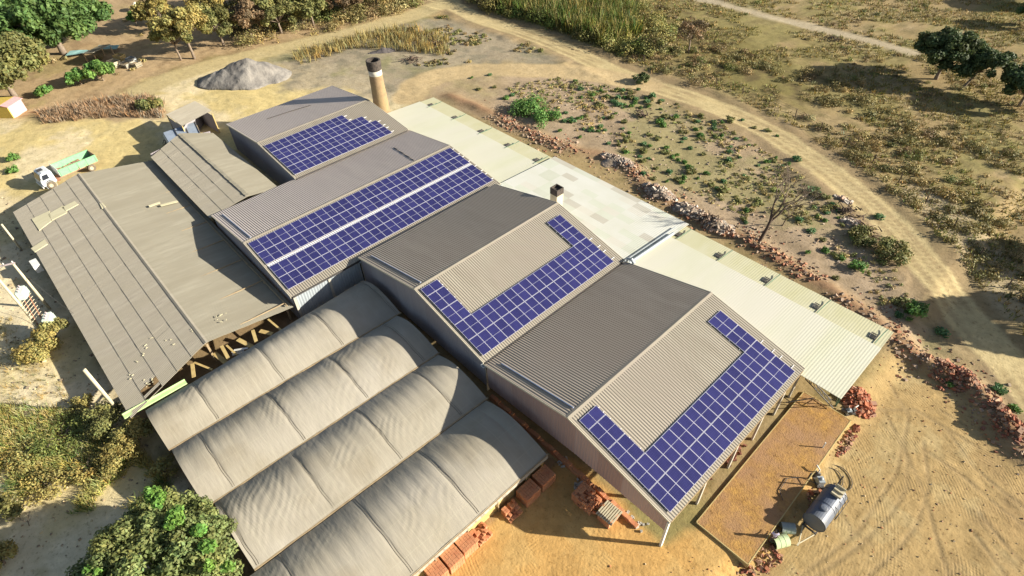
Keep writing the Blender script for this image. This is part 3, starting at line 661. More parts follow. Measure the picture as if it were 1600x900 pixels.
put(b.build('ridge_cap', M_fcd, sh))
for yy, zz_ in ((-25.0, 2.3), (-17.1, 3.1), (-9.0, 2.6)):
    for i in range(10):
        b = MB().box((-32.2-4.35*i, yy, zz_/2), (.2, .2, zz_)); put(b.build('post', M_wood, sh))
    b = MB().box((-51.5, yy, zz_), (40, .1, .16)); put(b.build('purlin', M_wood, sh))
for i in range(9):
    b = MB(); x = -32+(-4.9*i); b.tube([(x, -25, 2.3), (x, -17.1, 3.12), (x, -9, 2.62)], .06, 5); put(b.build('rafter', M_wood, sh))
# new pale sheets patched into its roof
def on_shed(u, v):
    z = 3.0
    for _ in range(4):
        p = G(u, v, z); y = p[1]; z = 3.33-(abs(y+17.1))*(.88/8.2 if y < -17.1 else .5/8.55)
    return p, z
for (us, lb) in (([(50, 343), (78, 330), (81, 346), (62, 361)], 'lowest'), ([(75, 336), (99, 322), (105, 333), (82, 345)], 'b'), ([(97, 325), (117, 315), (123, 320), (103, 331)], 'c'), ([(49, 389), (70, 375), (75, 382), (55, 395)], 'd'), ([(156, 319), (161, 318), (166, 324), (160, 327)], 'e'), ([(250, 321), (277, 314), (279, 316), (252, 323)], 'f'), ([(232, 322), (250, 316), (251, 318), (234, 324)], 'g')):
    V = []
    for u, v in us: p, z = on_shed(u, v); V.append((p[0], p[1], z+.10))
    V += [(x, y, z-.07) for x, y, z in V]
    b = MB().add(V, ((3, 2, 1, 0), (4, 5, 6, 7), (0, 1, 5, 4), (1, 2, 6, 5), (2, 3, 7, 6), (3, 0, 4, 7)))
    put(b.build('patch_sheet', M_patch, sh))
# debris lying on it
b = MB()
for (u, v, n) in ((350, 495, 7), (220, 553, 4), (232, 598, 6), (205, 585, 3), (300, 520, 2), (262, 535, 3), (232, 530, 2)):
    for i in range(n):
        p, z = on_shed(u+random.gauss(0, 5), v+random.gauss(0, 5)); b.box((p[0], p[1], z+.07), (random.uniform(.08, .3), random.uniform(.05, .1), .04), random.uniform(0, 3))
tag(b.build('roof_debris', M_patch), 'scattered broken sheet pieces lying on the old brown shed roof', 'debris', kind='stuff')

s2 = empty('lean_shed', (-61, -4, 0)); tag(s2, 'small old gabled shed wedged between the wide old shed and the far hall', 'shed'); put = W(s2)
put(corr('roof', (-50.8, -3.7, 4.05), (-73.0, -3.5, 4.05), (-50.8, -8.7, 3.35), (-70.6, -8.7, 3.35), M_fcd, s2, pitch=.177, amp=.012, rows=3, step=.035, k=5, warp=.02, seed=17))
put(corr('roof', (-50.8, -3.7, 4.04), (-73.0, -3.5, 4.04), (-50.6, .2, 3.5), (-70.7, .2, 3.5), M_fc, s2, pitch=.177, amp=.011, rows=2, step=.03, k=5, warp=.02, seed=19))
b = MB()
for i in range(42): b.box((-51.2-.52*i, -3.65+random.uniform(-.03, .03), 4.11), (.5, .42, .05), jit=.02)
put(b.build('ridge_tiles', M_fc, s2))
for yy, zz_ in ((-8.4, 3.2), (0.0, 3.35)):
    for i in range(6):
        b = MB().box((-51.5-3.7*i, yy, zz_/2), (.18, .18, zz_)); put(b.build('post', M_wood, s2))
put(rib_wall('end_wall', (-71.6, .1), (-71.6, -8.4), lambda a: .05, lambda a: 3.4+(.55-abs(a-.44)*1.0), M_sideB, s2))
b = MB(); V = []
for (u, v) in ((334, 316), (351, 302), (354, 306), (337, 318)):
    p = G(u, v, 3.7); V.append((p[0], p[1], 3.66+(.14*(p[1]+6))))
V += [(x, y, z-.05) for x, y, z in V]; b.add(V, ((3, 2, 1, 0), (4, 5, 6, 7), (0, 1, 5, 4), (1, 2, 6, 5), (2, 3, 7, 6), (3, 0, 4, 7))); put(b.build('patch_sheet', M_patch, s2))
# timbers in the gap between the old shed and the first tunnel
for i, (y, ln, tl) in enumerate(((-11.0, 3.4, .1), (-13.2, 2.2, -.25), (-14.2, 2.9, .3), (-15.6, 2.4, .1), (-16.2, 2.6, -.1), (-16.8, 2.6, .15), (-18.4, 2.8, .4), (-19.3, 2.2, -.3), (-12.1, 1.8, .5))):
    b = MB().box((-30.5, y, 1.9+.2*math.sin(i*2.1)), (ln*.8, .2+.12*(i % 3), .07), rz=tl)
    tag(b.build('plank', M_ywood), 'yellow plank in the dark gap between the old shed and the first tunnel', 'plank', 'planks in the gap between shed and tunnels')
b = MB()
for p_ in ((-30.2, -15.2), ): b.box((p_[0], p_[1], 1.6), (1.1, .5, .05), rz=1.2, rx=.5); b.box((p_[0]+.2, p_[1]+.3, 1.9), (1.3, .25, .05), rz=1.0, rx=-.3)
tag(b.build('bent_sheet', M_wht), 'crumpled white sheet standing in the gap beside the first tunnel', 'metal sheet')
b = MB().box((-29.2, -23.0, 2.45), (.5, 5.4, .12)); b.box((-29.42, -23.0, 2.55), (.06, 5.4, .2))
M_lime2 = mat('pale_green_sheet', (.50, .66, .30), (.42, .58, .26), scale=2, rough=.6)
tag(b.build('green_gutter', M_lime2), 'pale green sheet gutter at the near corner of the old shed roof', 'gutter')

# ------------------------------------------------------------------ film tunnels
def film_mat():
    m = M_film; nt = m.node_tree; L = nt.links; p = nt.nodes['Principled BSDF']; old = p.inputs['Base Color'].links[0].from_socket
    tc = _n(nt, 'ShaderNodeTexCoord'); sx = _n(nt, 'ShaderNodeSeparateXYZ'); L.new(tc.outputs['Object'], sx.inputs[0])
    nz = _n(nt, 'ShaderNodeTexNoise'); nz.inputs['Scale'].default_value = .5; L.new(tc.outputs['Object'], nz.inputs['Vector'])
    def line(ax, per, wd, shift=0.0):
        a0 = _n(nt, 'ShaderNodeMath', operation='ADD'); L.new(sx.outputs[ax], a0.inputs[0])
        w0 = _n(nt, 'ShaderNodeMath', operation='MULTIPLY'); w0.inputs[1].default_value = .22; L.new(nz.outputs[0], w0.inputs[0]); L.new(w0.outputs[0], a0.inputs[1])
        a1 = _n(nt, 'ShaderNodeMath', operation='ADD'); L.new(a0.outputs[0], a1.inputs[0]); a1.inputs[1].default_value = shift
        d = _n(nt, 'ShaderNodeMath', operation='PINGPONG'); d.inputs[1].default_value = per/2; L.new(a1.outputs[0], d.inputs[0])
        r = _n(nt, 'ShaderNodeMapRange'); r.inputs[1].default_value = wd; r.inputs[2].default_value = wd*.3; L.new(d.outputs[0], r.inputs[0]); return r.outputs[0]
    ml = _n(nt, 'ShaderNodeMath', operation='MAXIMUM'); L.new(line(1, 1.05, .05), ml.inputs[0]); L.new(line(0, 2.3, .045), ml.inputs[1])
    k = _n(nt, 'ShaderNodeMix', data_type='RGBA'); mm = _n(nt, 'ShaderNodeMath', operation='MULTIPLY'); mm.inputs[1].default_value = .38; L.new(ml.outputs[0], mm.inputs[0])
    L.new(mm.outputs[0], k.inputs[0]); L.new(old, k.inputs[6]); k.inputs[7].default_value = (.38, .355, .27, 1)
    # broad dirt bands along each tunnel's weather side
    k2 = _n(nt, 'ShaderNodeMix', data_type='RGBA', blend_type='MULTIPLY'); L.new(k.outputs[2], k2.inputs[6])
    n3 = _n(nt, 'ShaderNodeTexNoise'); n3.inputs['Scale'].default_value = .22; n3.inputs['Detail'].default_value = 5; L.new(tc.outputs['Object'], n3.inputs['Vector'])
    r3 = _n(nt, 'ShaderNodeMapRange'); r3.inputs[1].default_value = .5; r3.inputs[2].default_value = .68; L.new(n3.outputs[0], r3.inputs[0]); L.new(r3.outputs[0], k2.inputs[0]); k2.inputs[7].default_value = (.86, .84, .80, 1)
    L.new(k2.outputs[2], p.inputs['Base Color'])
    bn = _n(nt, 'ShaderNodeBump'); bn.inputs['Distance'].default_value = .05; bn.inputs['Strength'].default_value = .7
    mp = _n(nt, 'ShaderNodeMapping'); mp.inputs['Scale'].default_value = (.35, 2.0, 1); mp.inputs['Rotation'].default_value = (0, 0, .35); L.new(tc.outputs['Object'], mp.inputs[0])
    n4 = _n(nt, 'ShaderNodeTexNoise'); n4.inputs['Scale'].default_value = 1.5; n4.inputs['Detail'].default_value = 4; L.new(mp.outputs[0], n4.inputs['Vector'])
    L.new(n4.outputs[0], bn.inputs['Height']); L.new(bn.outputs[0], p.inputs['Normal'])
film_mat()
M_rope = mat('dark_rope', (.12, .10, .08), (.2, .17, .12), rough=.9)
def arch(q): return max(0.0, math.cos((q+.15)/(.85 if q < -.15 else 1.15)*math.pi/2))
def tunnel(label, xa, xb, ya, yb, zg, hh, seed, xa2=None, xb2=None):
    """film tunnel between gutters xa and xb, running along Y from ya (near) to yb; *2 at the near end"""
    r = empty('film_tunnel', ((xa+xb)/2, (ya+yb)/2, 0)); tag(r, label, 'greenhouse', 'film-covered drying tunnels'); put = W(r)
    xa2 = xa if xa2 is None else xa2; xb2 = xb if xb2 is None else xb2
    nu, nv = 56, int((yb-ya)/.14); t = np.linspace(-1, 1, nu); y = np.linspace(ya, yb, nv); T, Y = np.meshgrid(t, y)
    f = (Y-ya)/(yb-ya); XA = xa2+(xa-xa2)*f; XB = xb2+(xb-xb2)*f; X = (XA+XB)/2+T*(XB-XA)/2*.997
    shp = np.where(T < -.15, np.cos((T+.15)/.85*math.pi/2), np.cos((T+.15)/1.15*math.pi/2)).clip(0, 1); Z = zg+hh*shp
    big = np.abs(np.sin((Y-ya)*math.pi/6.1+seed)); Z -= .11*(1-big)**9*shp        # rope creases
    Z -= .022*np.abs(np.cos(Y*math.pi/1.05))**3*shp*sstep(0, 1, 1-np.abs(T+.35))
    Z += .05*(fbm(X, Y, 3.4, 2, seed)-.5)*shp
    wr = sstep(.55, .72, fbm(X, Y, 4.0, 2, seed+9)); Z += .010*np.sin((X*1.1+Y*1.2+fbm(X, Y, 3, 2, seed+4)*2)*7)*wr*shp
    Z += .06*(vnoise(Y, Y*0, .9, seed)-.5)*sstep(.7, 1, np.abs(T))
    V = np.c_[X.ravel(), Y.ravel(), Z.ravel()]; idx = np.arange(nu*nv).reshape(nv, nu)
    Q = np.c_[idx[:-1, :-1].ravel(), idx[:-1, 1:].ravel(), idx[1:, 1:].ravel(), idx[1:, :-1].ravel()]
    V2 = V.copy(); V2[:, 2] -= .03; e = len(V)
    rim = np.concatenate([np.c_[idx[-1][:-1], idx[-1][1:], idx[-1][1:]+e, idx[-1][:-1]+e], np.c_[idx[0][1:], idx[0][:-1], idx[0][:-1]+e, idx[0][1:]+e]])
    put(mesh('film_cover', np.concatenate([V, V2]), np.concatenate([Q, Q[:, ::-1]+e, rim]), M_film, r, smooth=False))
    b = MB()
    for k in range(int((yb-ya)/3.05)+1):
        yy = ya+.05+3.05*k; ff = (yy-ya)/(yb-ya); A, B_ = xa2+(xa-xa2)*ff, xb2+(xb-xb2)*ff
        b.tube([((A+B_)/2+q*(B_-A)/2*.97, yy, zg+hh*arch(q)-.12) for q in np.linspace(-1, 1, 11)], .03, 5)
    put(b.build('hoops', M_dark, r))
    for k in range(int((yb-ya)/3.05)+1):
        yy = ya+.3+3.05*k
        if yy > yb: continue
        ff = (yy-ya)/(yb-ya); b = MB().box((xb2+(xb-xb2)*ff-.08, yy, zg/2), (.1, .1, zg)); put(b.build('post', M_wood, r))
    for k in range(int((yb-ya)/6.1)+2):
        for dy in (0, .16):
            b = MB()
            yy = ya+(k*math.pi-seed)*6.1/math.pi+dy
            if not ya+.1 < yy < yb-.1: continue
            ff = (yy-ya)/(yb-ya); A, B_ = xa2+(xa-xa2)*ff, xb2+(xb-xb2)*ff
            b.tube([((A+B_)/2+q*(B_-A)/2*.97, yy+.03*math.sin(q*9), zg+(hh-.11)*arch(q)+.05) for q in np.linspace(-1, 1, 25)], .013, 4); put(b.build('tie_rope', M_rope, r))
    b = MB(); b.add([(xb2-.02, ya, zg-.06), (xb2+.12, ya, zg-.06), (xb+.12, yb+.1, zg-.06), (xb-.02, yb+.1, zg-.06), (xb2-.02, ya, zg+.0), (xb2+.12, ya, zg+.0), (xb+.12, yb+.1, zg), (xb-.02, yb+.1, zg)],
                    ((3, 2, 1, 0), (4, 5, 6, 7), (0, 1, 5, 4), (1, 2, 6, 5), (2, 3, 7, 6), (3, 0, 4, 7)))
    put(b.build('gutter_rail', M_wood, r))
    return r, put
ZG = 2.35
tunnel('first film tunnel, beside the old brown shed', -29.5, -22.75, -24.1, -1.2, ZG, .95, 1, xa2=-28.7, xb2=-23.3)
tunnel('second film tunnel from the old brown shed', -22.6, -15.85, -23.9, -1.7, ZG, .9, 2, xa2=-23.15, xb2=-16.25)
tunnel('third film tunnel from the old brown shed', -15.7, -8.8, -23.3, -1.9, ZG, .88, 3, xa2=-16.1, xb2=-9.3)
t4, put4 = tunnel('fourth film tunnel, with brick stacks along its open side', -8.65, -1.3, -26.0, -2.1, ZG, .92, 4, xa2=-9.15, xb2=-1.3)
b = MB()       # hanging side skirt and the low yellowish wall under it
V = []; n = 120
for i in range(n+1):
    y = -26+23.9*i/n; k = .05*math.sin(i*1.7)+.04*math.sin(i*.6)
    V += [(-1.28+.02*k, y, ZG+.03), (-1.12+k*.5, y, ZG-.32+k), (-1.16+k*.5, y, ZG-.34+k)]
b.add(V, [(3*i, 3*i+1, 3*i+4, 3*i+3) for i in range(n)]+[(3*i+2, 3*i, 3*i+3, 3*i+5) for i in range(n)]); put4(b.build('side_skirt', M_film, t4))
M_ywall = mat('yellow_block_wall', (.50, .40, .17), (.42, .31, .12), scale=2.5, rough=.95, bump=.03)
b = MB().box((-1.62, -13.5, .8), (.2, 22.5, 1.6)); put4(b.build('low_wall', M_ywall, t4))
# ground skirts / low wall at the far-left ends of the tunnels
b = MB().box((-26, -23.6, 1.1), (5, .14, 2.2)); b.box((-19.8, -23.4, 1.1), (6.6, .14, 2.2)); b.box((-12.8, -22.9, 1.1), (6.6, .14, 2.2))
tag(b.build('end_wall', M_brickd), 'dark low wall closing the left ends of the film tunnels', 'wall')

# ------------------------------------------------------------------ clay slab
sl_ = empty('clay_slab', (12, 11.5, 0)); tag(sl_, 'raised rectangular clay slab with a thin pale rim, beside the open-sided hall', 'slab'); put = W(sl_)
M_clay = mat('orange_clay', (.46, .265, .075), (.28, .155, .055), scale=2.6, rough=1, bump=.05, bscale=7, c=(.33, .195, .10), cscale=.35, detail=9)
specks(M_clay)
n = 40; V = []; 
P4 = [np.array(p) for p in SLAB]
ii, jj = np.meshgrid(np.linspace(0, 1, 40), np.linspace(0, 1, 120)); BX = P4[0][None, None]*0
X = (P4[0][0]*(1-ii)+P4[1][0]*ii)*(1-jj)+(P4[3][0]*(1-ii)+P4[2][0]*ii)*jj; Y = (P4[0][1]*(1-ii)+P4[1][1]*ii)*(1-jj)+(P4[3][1]*(1-ii)+P4[2][1]*ii)*jj
Z = .16+.03*(fbm(X, Y, 1.2, 3, 5)-.5)
idx = np.arange(X.size).reshape(X.shape); Q = np.c_[idx[:-1, :-1].ravel(), idx[:-1, 1:].ravel(), idx[1:, 1:].ravel(), idx[1:, :-1].ravel()]
put(mesh('clay_surface', np.c_[X.ravel(), Y.ravel(), Z.ravel()], Q, M_clay, sl_, smooth=True))
M_rim = mat('pale_kerb', (.50, .40, .18), (.42, .33, .15), scale=2, rough=.95)
b = MB(); cs = SLAB
for i in range(4):
    (ax, ay), (bx, by) = cs[i], cs[(i+1) % 4]; L_ = math.hypot(bx-ax, by-ay); b.box(((ax+bx)/2, (ay+by)/2, -.33), (L_+.06, .07, 1.01), rz=math.atan2(by-ay, bx-ax))
put(b.build('kerb', M_rim, sl_))

# ------------------------------------------------------------------ small hut with blue-grey side
h_ = G(295, 185, 3.0); hut = empty('small_hut', (h_[0], h_[1], 0)); tag(hut, 'small hut with a striped sheet roof and a blue-grey lean-to, behind the small old shed', 'hut'); put = W(hut)
c1, c2, c3, c4 = [G(*p, 3.4) for p in ((306, 161), (332, 176), (284, 196), (259, 178))]
put(corr('roof', (c1[0], c1[1], 3.75), (c2[0], c2[1], 3.75), (c4[0], c4[1], 3.3), (c3[0], c3[1], 3.3), M_fcd, hut, pitch=.36, amp=.04, nv=3))
d1, d2, d3, d4 = [G(*p, 2.3) for p in ((256, 209), (306, 193), (315, 212), (270, 232))]
hq = [p*.97+h_*.03 for p in (c1, c2, c4, c3)]; b = MB()
for i in (0, 2, 3):
    p, q = hq[i], hq[(i+1) % 4]; b.add([(p[0], p[1], 0), (q[0], q[1], 0), (q[0], q[1], 2.9), (p[0], p[1], 2.9), (p[0]*.985+h_[0]*.015, p[1]*.985+h_[1]*.015, 0), (q[0]*.985+h_[0]*.015, q[1]*.985+h_[1]*.015, 0), (q[0]*.985+h_[0]*.015, q[1]*.985+h_[1]*.015, 2.9), (p[0]*.985+h_[0]*.015, p[1]*.985+h_[1]*.015, 2.9)], ((0, 1, 2, 3), (7, 6, 5, 4), (0, 4, 5, 1), (1, 5, 6, 2), (2, 6, 7, 3), (3, 7, 4, 0)))
put(b.build('walls', M_sideB, hut))
M_bl = mat('blue_grey_sheet', (.28, .33, .40), (.22, .26, .32), scale=1, rough=.5)
b = MB(); b.add([(*d1[:2], 2.5), (*d2[:2], 2.6), (*d3[:2], 2.1), (*d4[:2], 2.0), (*d1[:2], 2.42), (*d2[:2], 2.52), (*d3[:2], 2.02), (*d4[:2], 1.92)], ((3, 2, 1, 0), (4, 5, 6, 7), (0, 1, 5, 4), (1, 2, 6, 5), (2, 3, 7, 6), (3, 0, 4, 7)))
put(b.build('side_roof', M_bl, hut))
for p in (c1, c2, c3, c4): b = MB().box((p[0]*.97+h_[0]*.03, p[1]*.97+h_[1]*.03, 1.6), (.14, .14, 3.3)); put(b.build('post', M_ywood, hut))
for p in (d1, d2, d3, d4): b = MB().box((p[0]*.97+h_[0]*.03, p[1]*.97+h_[1]*.03, 1.0), (.12, .12, 2.0)); put(b.build('post', M_ywood, hut))
b = MB()
for i in range(5):
    p = d1*(1-i/4)+d4*i/4; b.box((p[0], p[1], 1.1), (.5, .08, 2.1), rz=.5)
put(b.build('corrugated_end', M_wht, hut))
for a_, b2_ in ((.0, 1), ): 
    b = MB()
    for s in (.33, .66, .98):
        p = d1*(1-s)+d2*s; q = d4*(1-s)+d3*s; b.tube([(p[0], p[1], 2.62), (q[0], q[1], 2.14)], .07, 6)
    put(b.build('roof_batten', M_dark, hut))

# ------------------------------------------------------------------ utility poles and transformers
M_pole = mat('pale_concrete_pole', (.55, .49, .34), (.46, .41, .28), scale=3, rough=.9)
M_tr = mat('pale_green_enamel', (.62, .72, .62), (.52, .60, .52), scale=4, rough=.4)
M_ins = mat('mauve_insulator', (.50, .42, .42), (.40, .34, .34), scale=5, rough=.4)
pa, pb = np.array([-52.4, -27.2, 0]), np.array([-49.0, -28.6, 0])
def pole(P, hgt, label, r0=.17, r1=.11):
    r = empty('utility_pole', (P[0], P[1], 0)); tag(r, label, 'utility pole', 'pale concrete poles left of the old shed')
    b = MB().tube([(0, 0, -.3), (0, 0, hgt)], [r0, r1], 10); b.build('shaft', M_pole, r, smooth=True); return r
p1 = pole(pa, 6.9, 'concrete pole carrying the crossarm and white transformer, nearer the shed')
p2 = pole(pb, 9.2, 'taller concrete pole standing farther from the shed, beside the round shrub')
ang = math.atan2(pb[1]-pa[1], pb[0]-pa[0])
b = MB().box((-.2, -.7, 6.7), (1.9, .11, .13), rz=ang+math.pi/2); b.build('crossarm', M_ins, p1)
for t in (-.8, 0, .8):
    b = MB().lathe((math.cos(ang+math.pi/2)*t-.2, math.sin(ang+math.pi/2)*t-.7, 6.76), [(.03, 0), (.08, .06), (.05, .12), (.08, .18), (.03, .26)], 8); b.build('insulator', M_ins, p1)
def transformer(P, z, label, s=1.0):
    r = empty('transformer', (P[0], P[1], z), ang); tag(r, label, 'transformer', 'transformers on the poles')
    b = MB().box((0, 0, .45*s), (1.15*s, .62*s, .9*s)); b.build('tank', M_tr, r)
    for sy in (-1, 1):
        b = MB()
        for i in range(7): b.box((-.42*s+.14*s*i, sy*.38*s, .45*s), (.03, .16*s, .7*s))
        b.build('cooling_fins', M_tr, r)
    for t in (-.35, 0, .35): b = MB().lathe((t*s, 0, .9*s), [(.05, 0), (.09, .05), (.05, .1), (.09, .15), (.05, .2), (.07, .26)], 8); b.build('bushing', M_ins, r)
    return r
P = G(33, 456, 5.0); transformer(P, 4.4, 'whitish transformer high between the two poles', 1.0)
P = G(76, 499, 2.4); transformer(P, 1.9, 'lower transformer near the shrub at the foot of the poles', 1.05)
r = empty('support_platform', (G(60, 490, 2)[0], G(60, 490, 2)[1], 0)); tag(r, 'rusty ladder-like steel frame hanging between the two poles', 'steel frame')
M_rust = mat('rusty_steel', (.28, .12, .07), (.2, .1, .06), scale=4, rough=.9)
P0 = G(45, 462, 4.2); P1 = G(66, 500, 1.8); inv = Matrix.Translation(-Vector(r.location)); b = MB()
b.tube([P0, P1], .06, 6); b.tube([P0+np.array([.6, -.5, 0]), P1+np.array([.6, -.5, 0])], .05, 6); o = b.build('rails', M_rust, r); o.matrix_parent_inverse = inv
b = MB()
for i in range(9): q = P0*(1-i/8)+P1*i/8; b.tube([q+np.array([-.3, .25, 0]), q+np.array([1.0, -.8, .1])], .03, 5)
o = b.build('rungs', M_pole, r); o.matrix_parent_inverse = inv
b = MB()
for (q0, q1, sag) in ((pa+np.array([-.6, -1.3, 6.9]), G(-60, 470, 7.5), .3), (pa+np.array([0, -.5, 6.9]), G(-60, 455, 7.5), .3), (pa+np.array([.2, .3, 4.8]), np.array([-46, -25.2, 2.6]), .5)):
    pts = [tuple(q0*(1-t)+q1*t-np.array([0, 0, sag*4*t*(1-t)])) for t in np.linspace(0, 1, 12)]; b.tube(pts, .018, 4)
tag(b.build('power_cable', M_dark), 'thin dark cables running from the crossarm pole', 'cable')
r = pole((-66.6, -27.0), 3.9, 'short pole leaning by the far left corner of the old shed', .13, .1)
r = pole((-31.8, -26.0), 6.9, 'pale green-white pole rising beside the near left corner of the old shed', .16, .15)
b = MB(); q = G(54, 411, 2.3); b.box((q[0], q[1], 1.9), (1.6, .7, .9), rz=.05)
tag(b.build('meter_box', M_wht), 'white box mounted under the left eave of the old shed', 'box')

# ------------------------------------------------------------------ tip truck
wf, wr_ = GH(78.7, 290), GH(141, 263); ang = math.atan2(wf[1]-wr_[1], wf[0]-wr_[0])
ctr = (wf+wr_)/2
tk = empty('tip_truck', (ctr[0], ctr[1], H(ctr[0], ctr[1])), ang); tag(tk, 'old white-cabbed tip truck with a pale green bed, parked beyond the old shed', 'truck')
# local: +x forward, near side towards +y (faces the shed)
M_cab = mat('worn_white_paint', (.66, .68, .68), (.55, .59, .60), scale=2, rough=.45, coat=.2)
M_bed = mat('pale_green_paint', (.24, .56, .27), (.19, .46, .22), scale=2.5, rough=.6)
M_tyre = mat('dusty_tyre', (.12, .10, .08), (.2, .16, .11), scale=5, rough=.95)
M_rimm = mat('dusty_rim', (.52, .46, .34), (.42, .36, .25), scale=4, rough=.8)
M_glass = mat('dark_glass', (.03, .035, .045), None, rough=.12, spec=.6)
M_load = mat('rusty_earth', (.40, .24, .17), (.30, .17, .12), scale=3, rough=1, bump=.05)
wb = float(np.hypot(*(wf-wr_)[:2])); hx = wb/2
def shell(name, sec, y0, y1, m, taper=.0, yc=0):
    n = len(sec); b = MB(); zmax = max(z for x, z in sec)
    V = []
    for yy, s in ((y0, 1), (y1, -1)):
        for x, z in sec: V.append((x, yy+s*taper*max(0, (z-1.3)), z))
    Fc = [tuple(range(n)), tuple(range(2*n-1, n-1, -1))]+[(i, n+i, n+(i+1) % n, (i+1) % n) for i in range(n)]
    b.add(V, Fc); o = b.build(name, m, tk)
    md = o.modifiers.new('bevel', 'BEVEL'); md.width = .07; md.segments = 3; md.limit_method = 'ANGLE'; return o
cab = shell('cab', [(hx+.85, .62), (hx+.95, 1.05), (hx+.9, 1.5), (hx+.55, 2.35), (hx+.2, 2.5), (hx-.75, 2.48), (hx-.85, 2.3), (hx-.88, .75), (hx-.55, .7), (hx-.48, 1.05), (hx-.2, 1.28), (hx+.2, 1.28), (hx+.48, 1.05), (hx+.55, .62)], -1.15, 1.15, M_cab, taper=.07)
b = MB().box((hx+.74, 0, 1.92), (.03, 1.9, .62)); V = [(hx+.915, -.98, 1.55), (hx+.915, .98, 1.55), (hx+.60, .9, 2.28), (hx+.60, -.9, 2.28)]
b = MB().add(V+[(x-.03, y, z) for x, y, z in V], ((0, 1, 2, 3), (7, 6, 5, 4), (0, 4, 5, 1), (1, 5, 6, 2), (2, 6, 7, 3), (3, 7, 4, 0))); b.build('windscreen', M_glass, tk)
for s in (-1, 1):
    b = MB(); y = s*1.135; V = [(hx+.62, y, 1.55), (hx-.25, y, 1.55), (hx-.25, y-s*.05, 2.2), (hx+.42, y-s*.05, 2.2)]
    b.add(V+[(x, yy+s*.02, z) for x, yy, z in V], ((0, 1, 2, 3), (7, 6, 5, 4), (0, 4, 5, 1), (1, 5, 6, 2), (2, 6, 7, 3), (3, 7, 4, 0))); b.build('side_window', M_glass, tk)
    b = MB().lathe((hx+.93, s*.78, .98), [(0.001, .06), (.12, .05), (.13, 0)], 12, axis='x'); b.build('headlight', M_wht, tk)
    b = MB().box((hx+.75, s*1.33, 1.9), (.06, .16, .35)); b.tube([(hx+.75, s*1.12, 2.1), (hx+.75, s*1.33, 2.08)], .02, 5); b.build('mirror', M_dark, tk)
b = MB().box((hx+1.0, 0, .62), (.12, 2.3, .24)); b.build('bumper', M_wht, tk)
b = MB().box((hx+.05, -.1, 2.53), (.62, .8, .06)); b.build('roof_hatch', M_dark, tk)
b = MB().box((-.3, .42, .78), (wb+2.0, .1, .24)); b.box((-.3, -.42, .78), (wb+2.0, .1, .24)); 
for i in range(4): b.box((-hx+.2+i*1.2, 0, .78), (.1, .84, .16))
b.build('chassis', M_load, tk)
b = MB().tube([(hx-1.05, -.6, .9), (hx-1.05, -.6, 1.5)], .1, 8); b.box((hx-1.1, .75, .8), (.4, .45, .45)); b.build('fuel_tank', M_rust, tk)
L0, L1 = -hx-1.15, hx-1.55
bed = MB(); bed.box(((L0+L1)/2, 0, 1.12), (L1-L0, 2.34, .1)); bed.build('bed_floor', M_load, tk)
for s in (-1, 1):
    b = MB().box(((L0+L1)/2, s*1.2, 1.62), (L1-L0, .06, .95))
    for i in range(5): b.box((L0+.15+i*(L1-L0-.3)/4, s*1.25, 1.62), (.09, .06, .95))
    b.box(((L0+L1)/2, s*1.22, 2.12), (L1-L0, .12, .07)); b.build('bed_side', M_bed, tk)
b = MB().box((L1, 0, 1.75), (.07, 2.44, 1.2)); b.build('headboard', M_wht, tk)
b = MB().box((L0, 0, 1.62), (.06, 2.34, .95)); b.build('tailboard', M_load, tk)
b = MB(); 
for i in range(60): x = random.uniform(L0+.4, L1-.4); y = random.uniform(-1, 1); b.box((x, y, 1.25+.12*random.random()), (random.uniform(.2, .6),)*2+(.25,), random.uniform(0, 3), jit=.05)
b.build('earth_load', M_load, tk)
for x in (hx, -hx):
    for s in (-1, 1):
        ys_ = [s*1.02] if x > 0 else [s*1.05, s*.78]
        for yy in ys_:
            o = MB().lathe((x, yy, .52), [(.28, -.13), (.46, -.13), (.52, -.08), (.52, .08), (.46, .13), (.28, .13)], 24, axis='y').build('tyre', M_tyre, tk, smooth=False)
            MB().lathe((0, 0, 0), [(.001, -.05), (.12, -.06), (.14, -.02), (.28, -.1), (.29, .1), (.14, .02), (.12, .06), (.001, .05)], 16, axis='y').build('rim', M_rimm, o).location = (x, yy, .52)
b = MB()
for s in (-1, 1): b.lathe((hx, s*1.14, .55), [(.62, -.02), (.66, -.02), (.66, .06), (.62, .06)], 20, axis='y')
b.build('wheel_arch', M_cab, tk)

# ------------------------------------------------------------------ water tank trailer
tz = H(16.2, 10.7); tr = empty('water_tank_trailer', (16.15, 10.7, tz), rad(-1)); tag(tr, 'blue-grey cylindrical tank on a two-wheeled trailer beside the clay slab', 'tank trailer')
M_tank = mat('blue_grey_tank_paint', (.115, .14, .19), (.09, .105, .145), scale=1.5, rough=.45, c=(.15, .16, .17), cscale=.7)
n = 32; b = MB(); b.lathe((0, -1.75, 1.38), [(.001, -.07), (.45, -.05), (.80, 0.0), (.84, .05), (.84, 3.5), (.78, 3.58), (.45, 3.64), (.001, 3.66)], n, axis='y'); b.build('tank', M_tank, tr, smooth=False)
b = MB()
for y in (-1.72, -.2, 1.3): b.lathe((0, y, 1.38), [(.845, -.03), (.87, -.03), (.87, .03), (.845, .03)], n, axis='y')
b.build('bands', M_tank, tr)
b = MB().lathe((-.05, -.75, 2.15), [(.30, 0), (.30, .14), (.22, .22), (.001, .25)], 16); b.build('hatch', M_tank, tr)
b = MB(); b.box((.1, 1.25, 2.28), (.75, 1.0, .05)); b.box((.1, .78, 2.36), (.75, .05, .2)); b.box((.1, 1.72, 2.36), (.75, .05, .2)); b.box((.1, 1.25, 2.36), (.75, .05, .16)); b.build('top_platform', M_pole, tr)
b = MB()
for y in (.1, .75, 1.6): b.tube([(.1, y, 2.2), (.75, y, 1.95), (1.0, y, 1.5)], .025, 5)
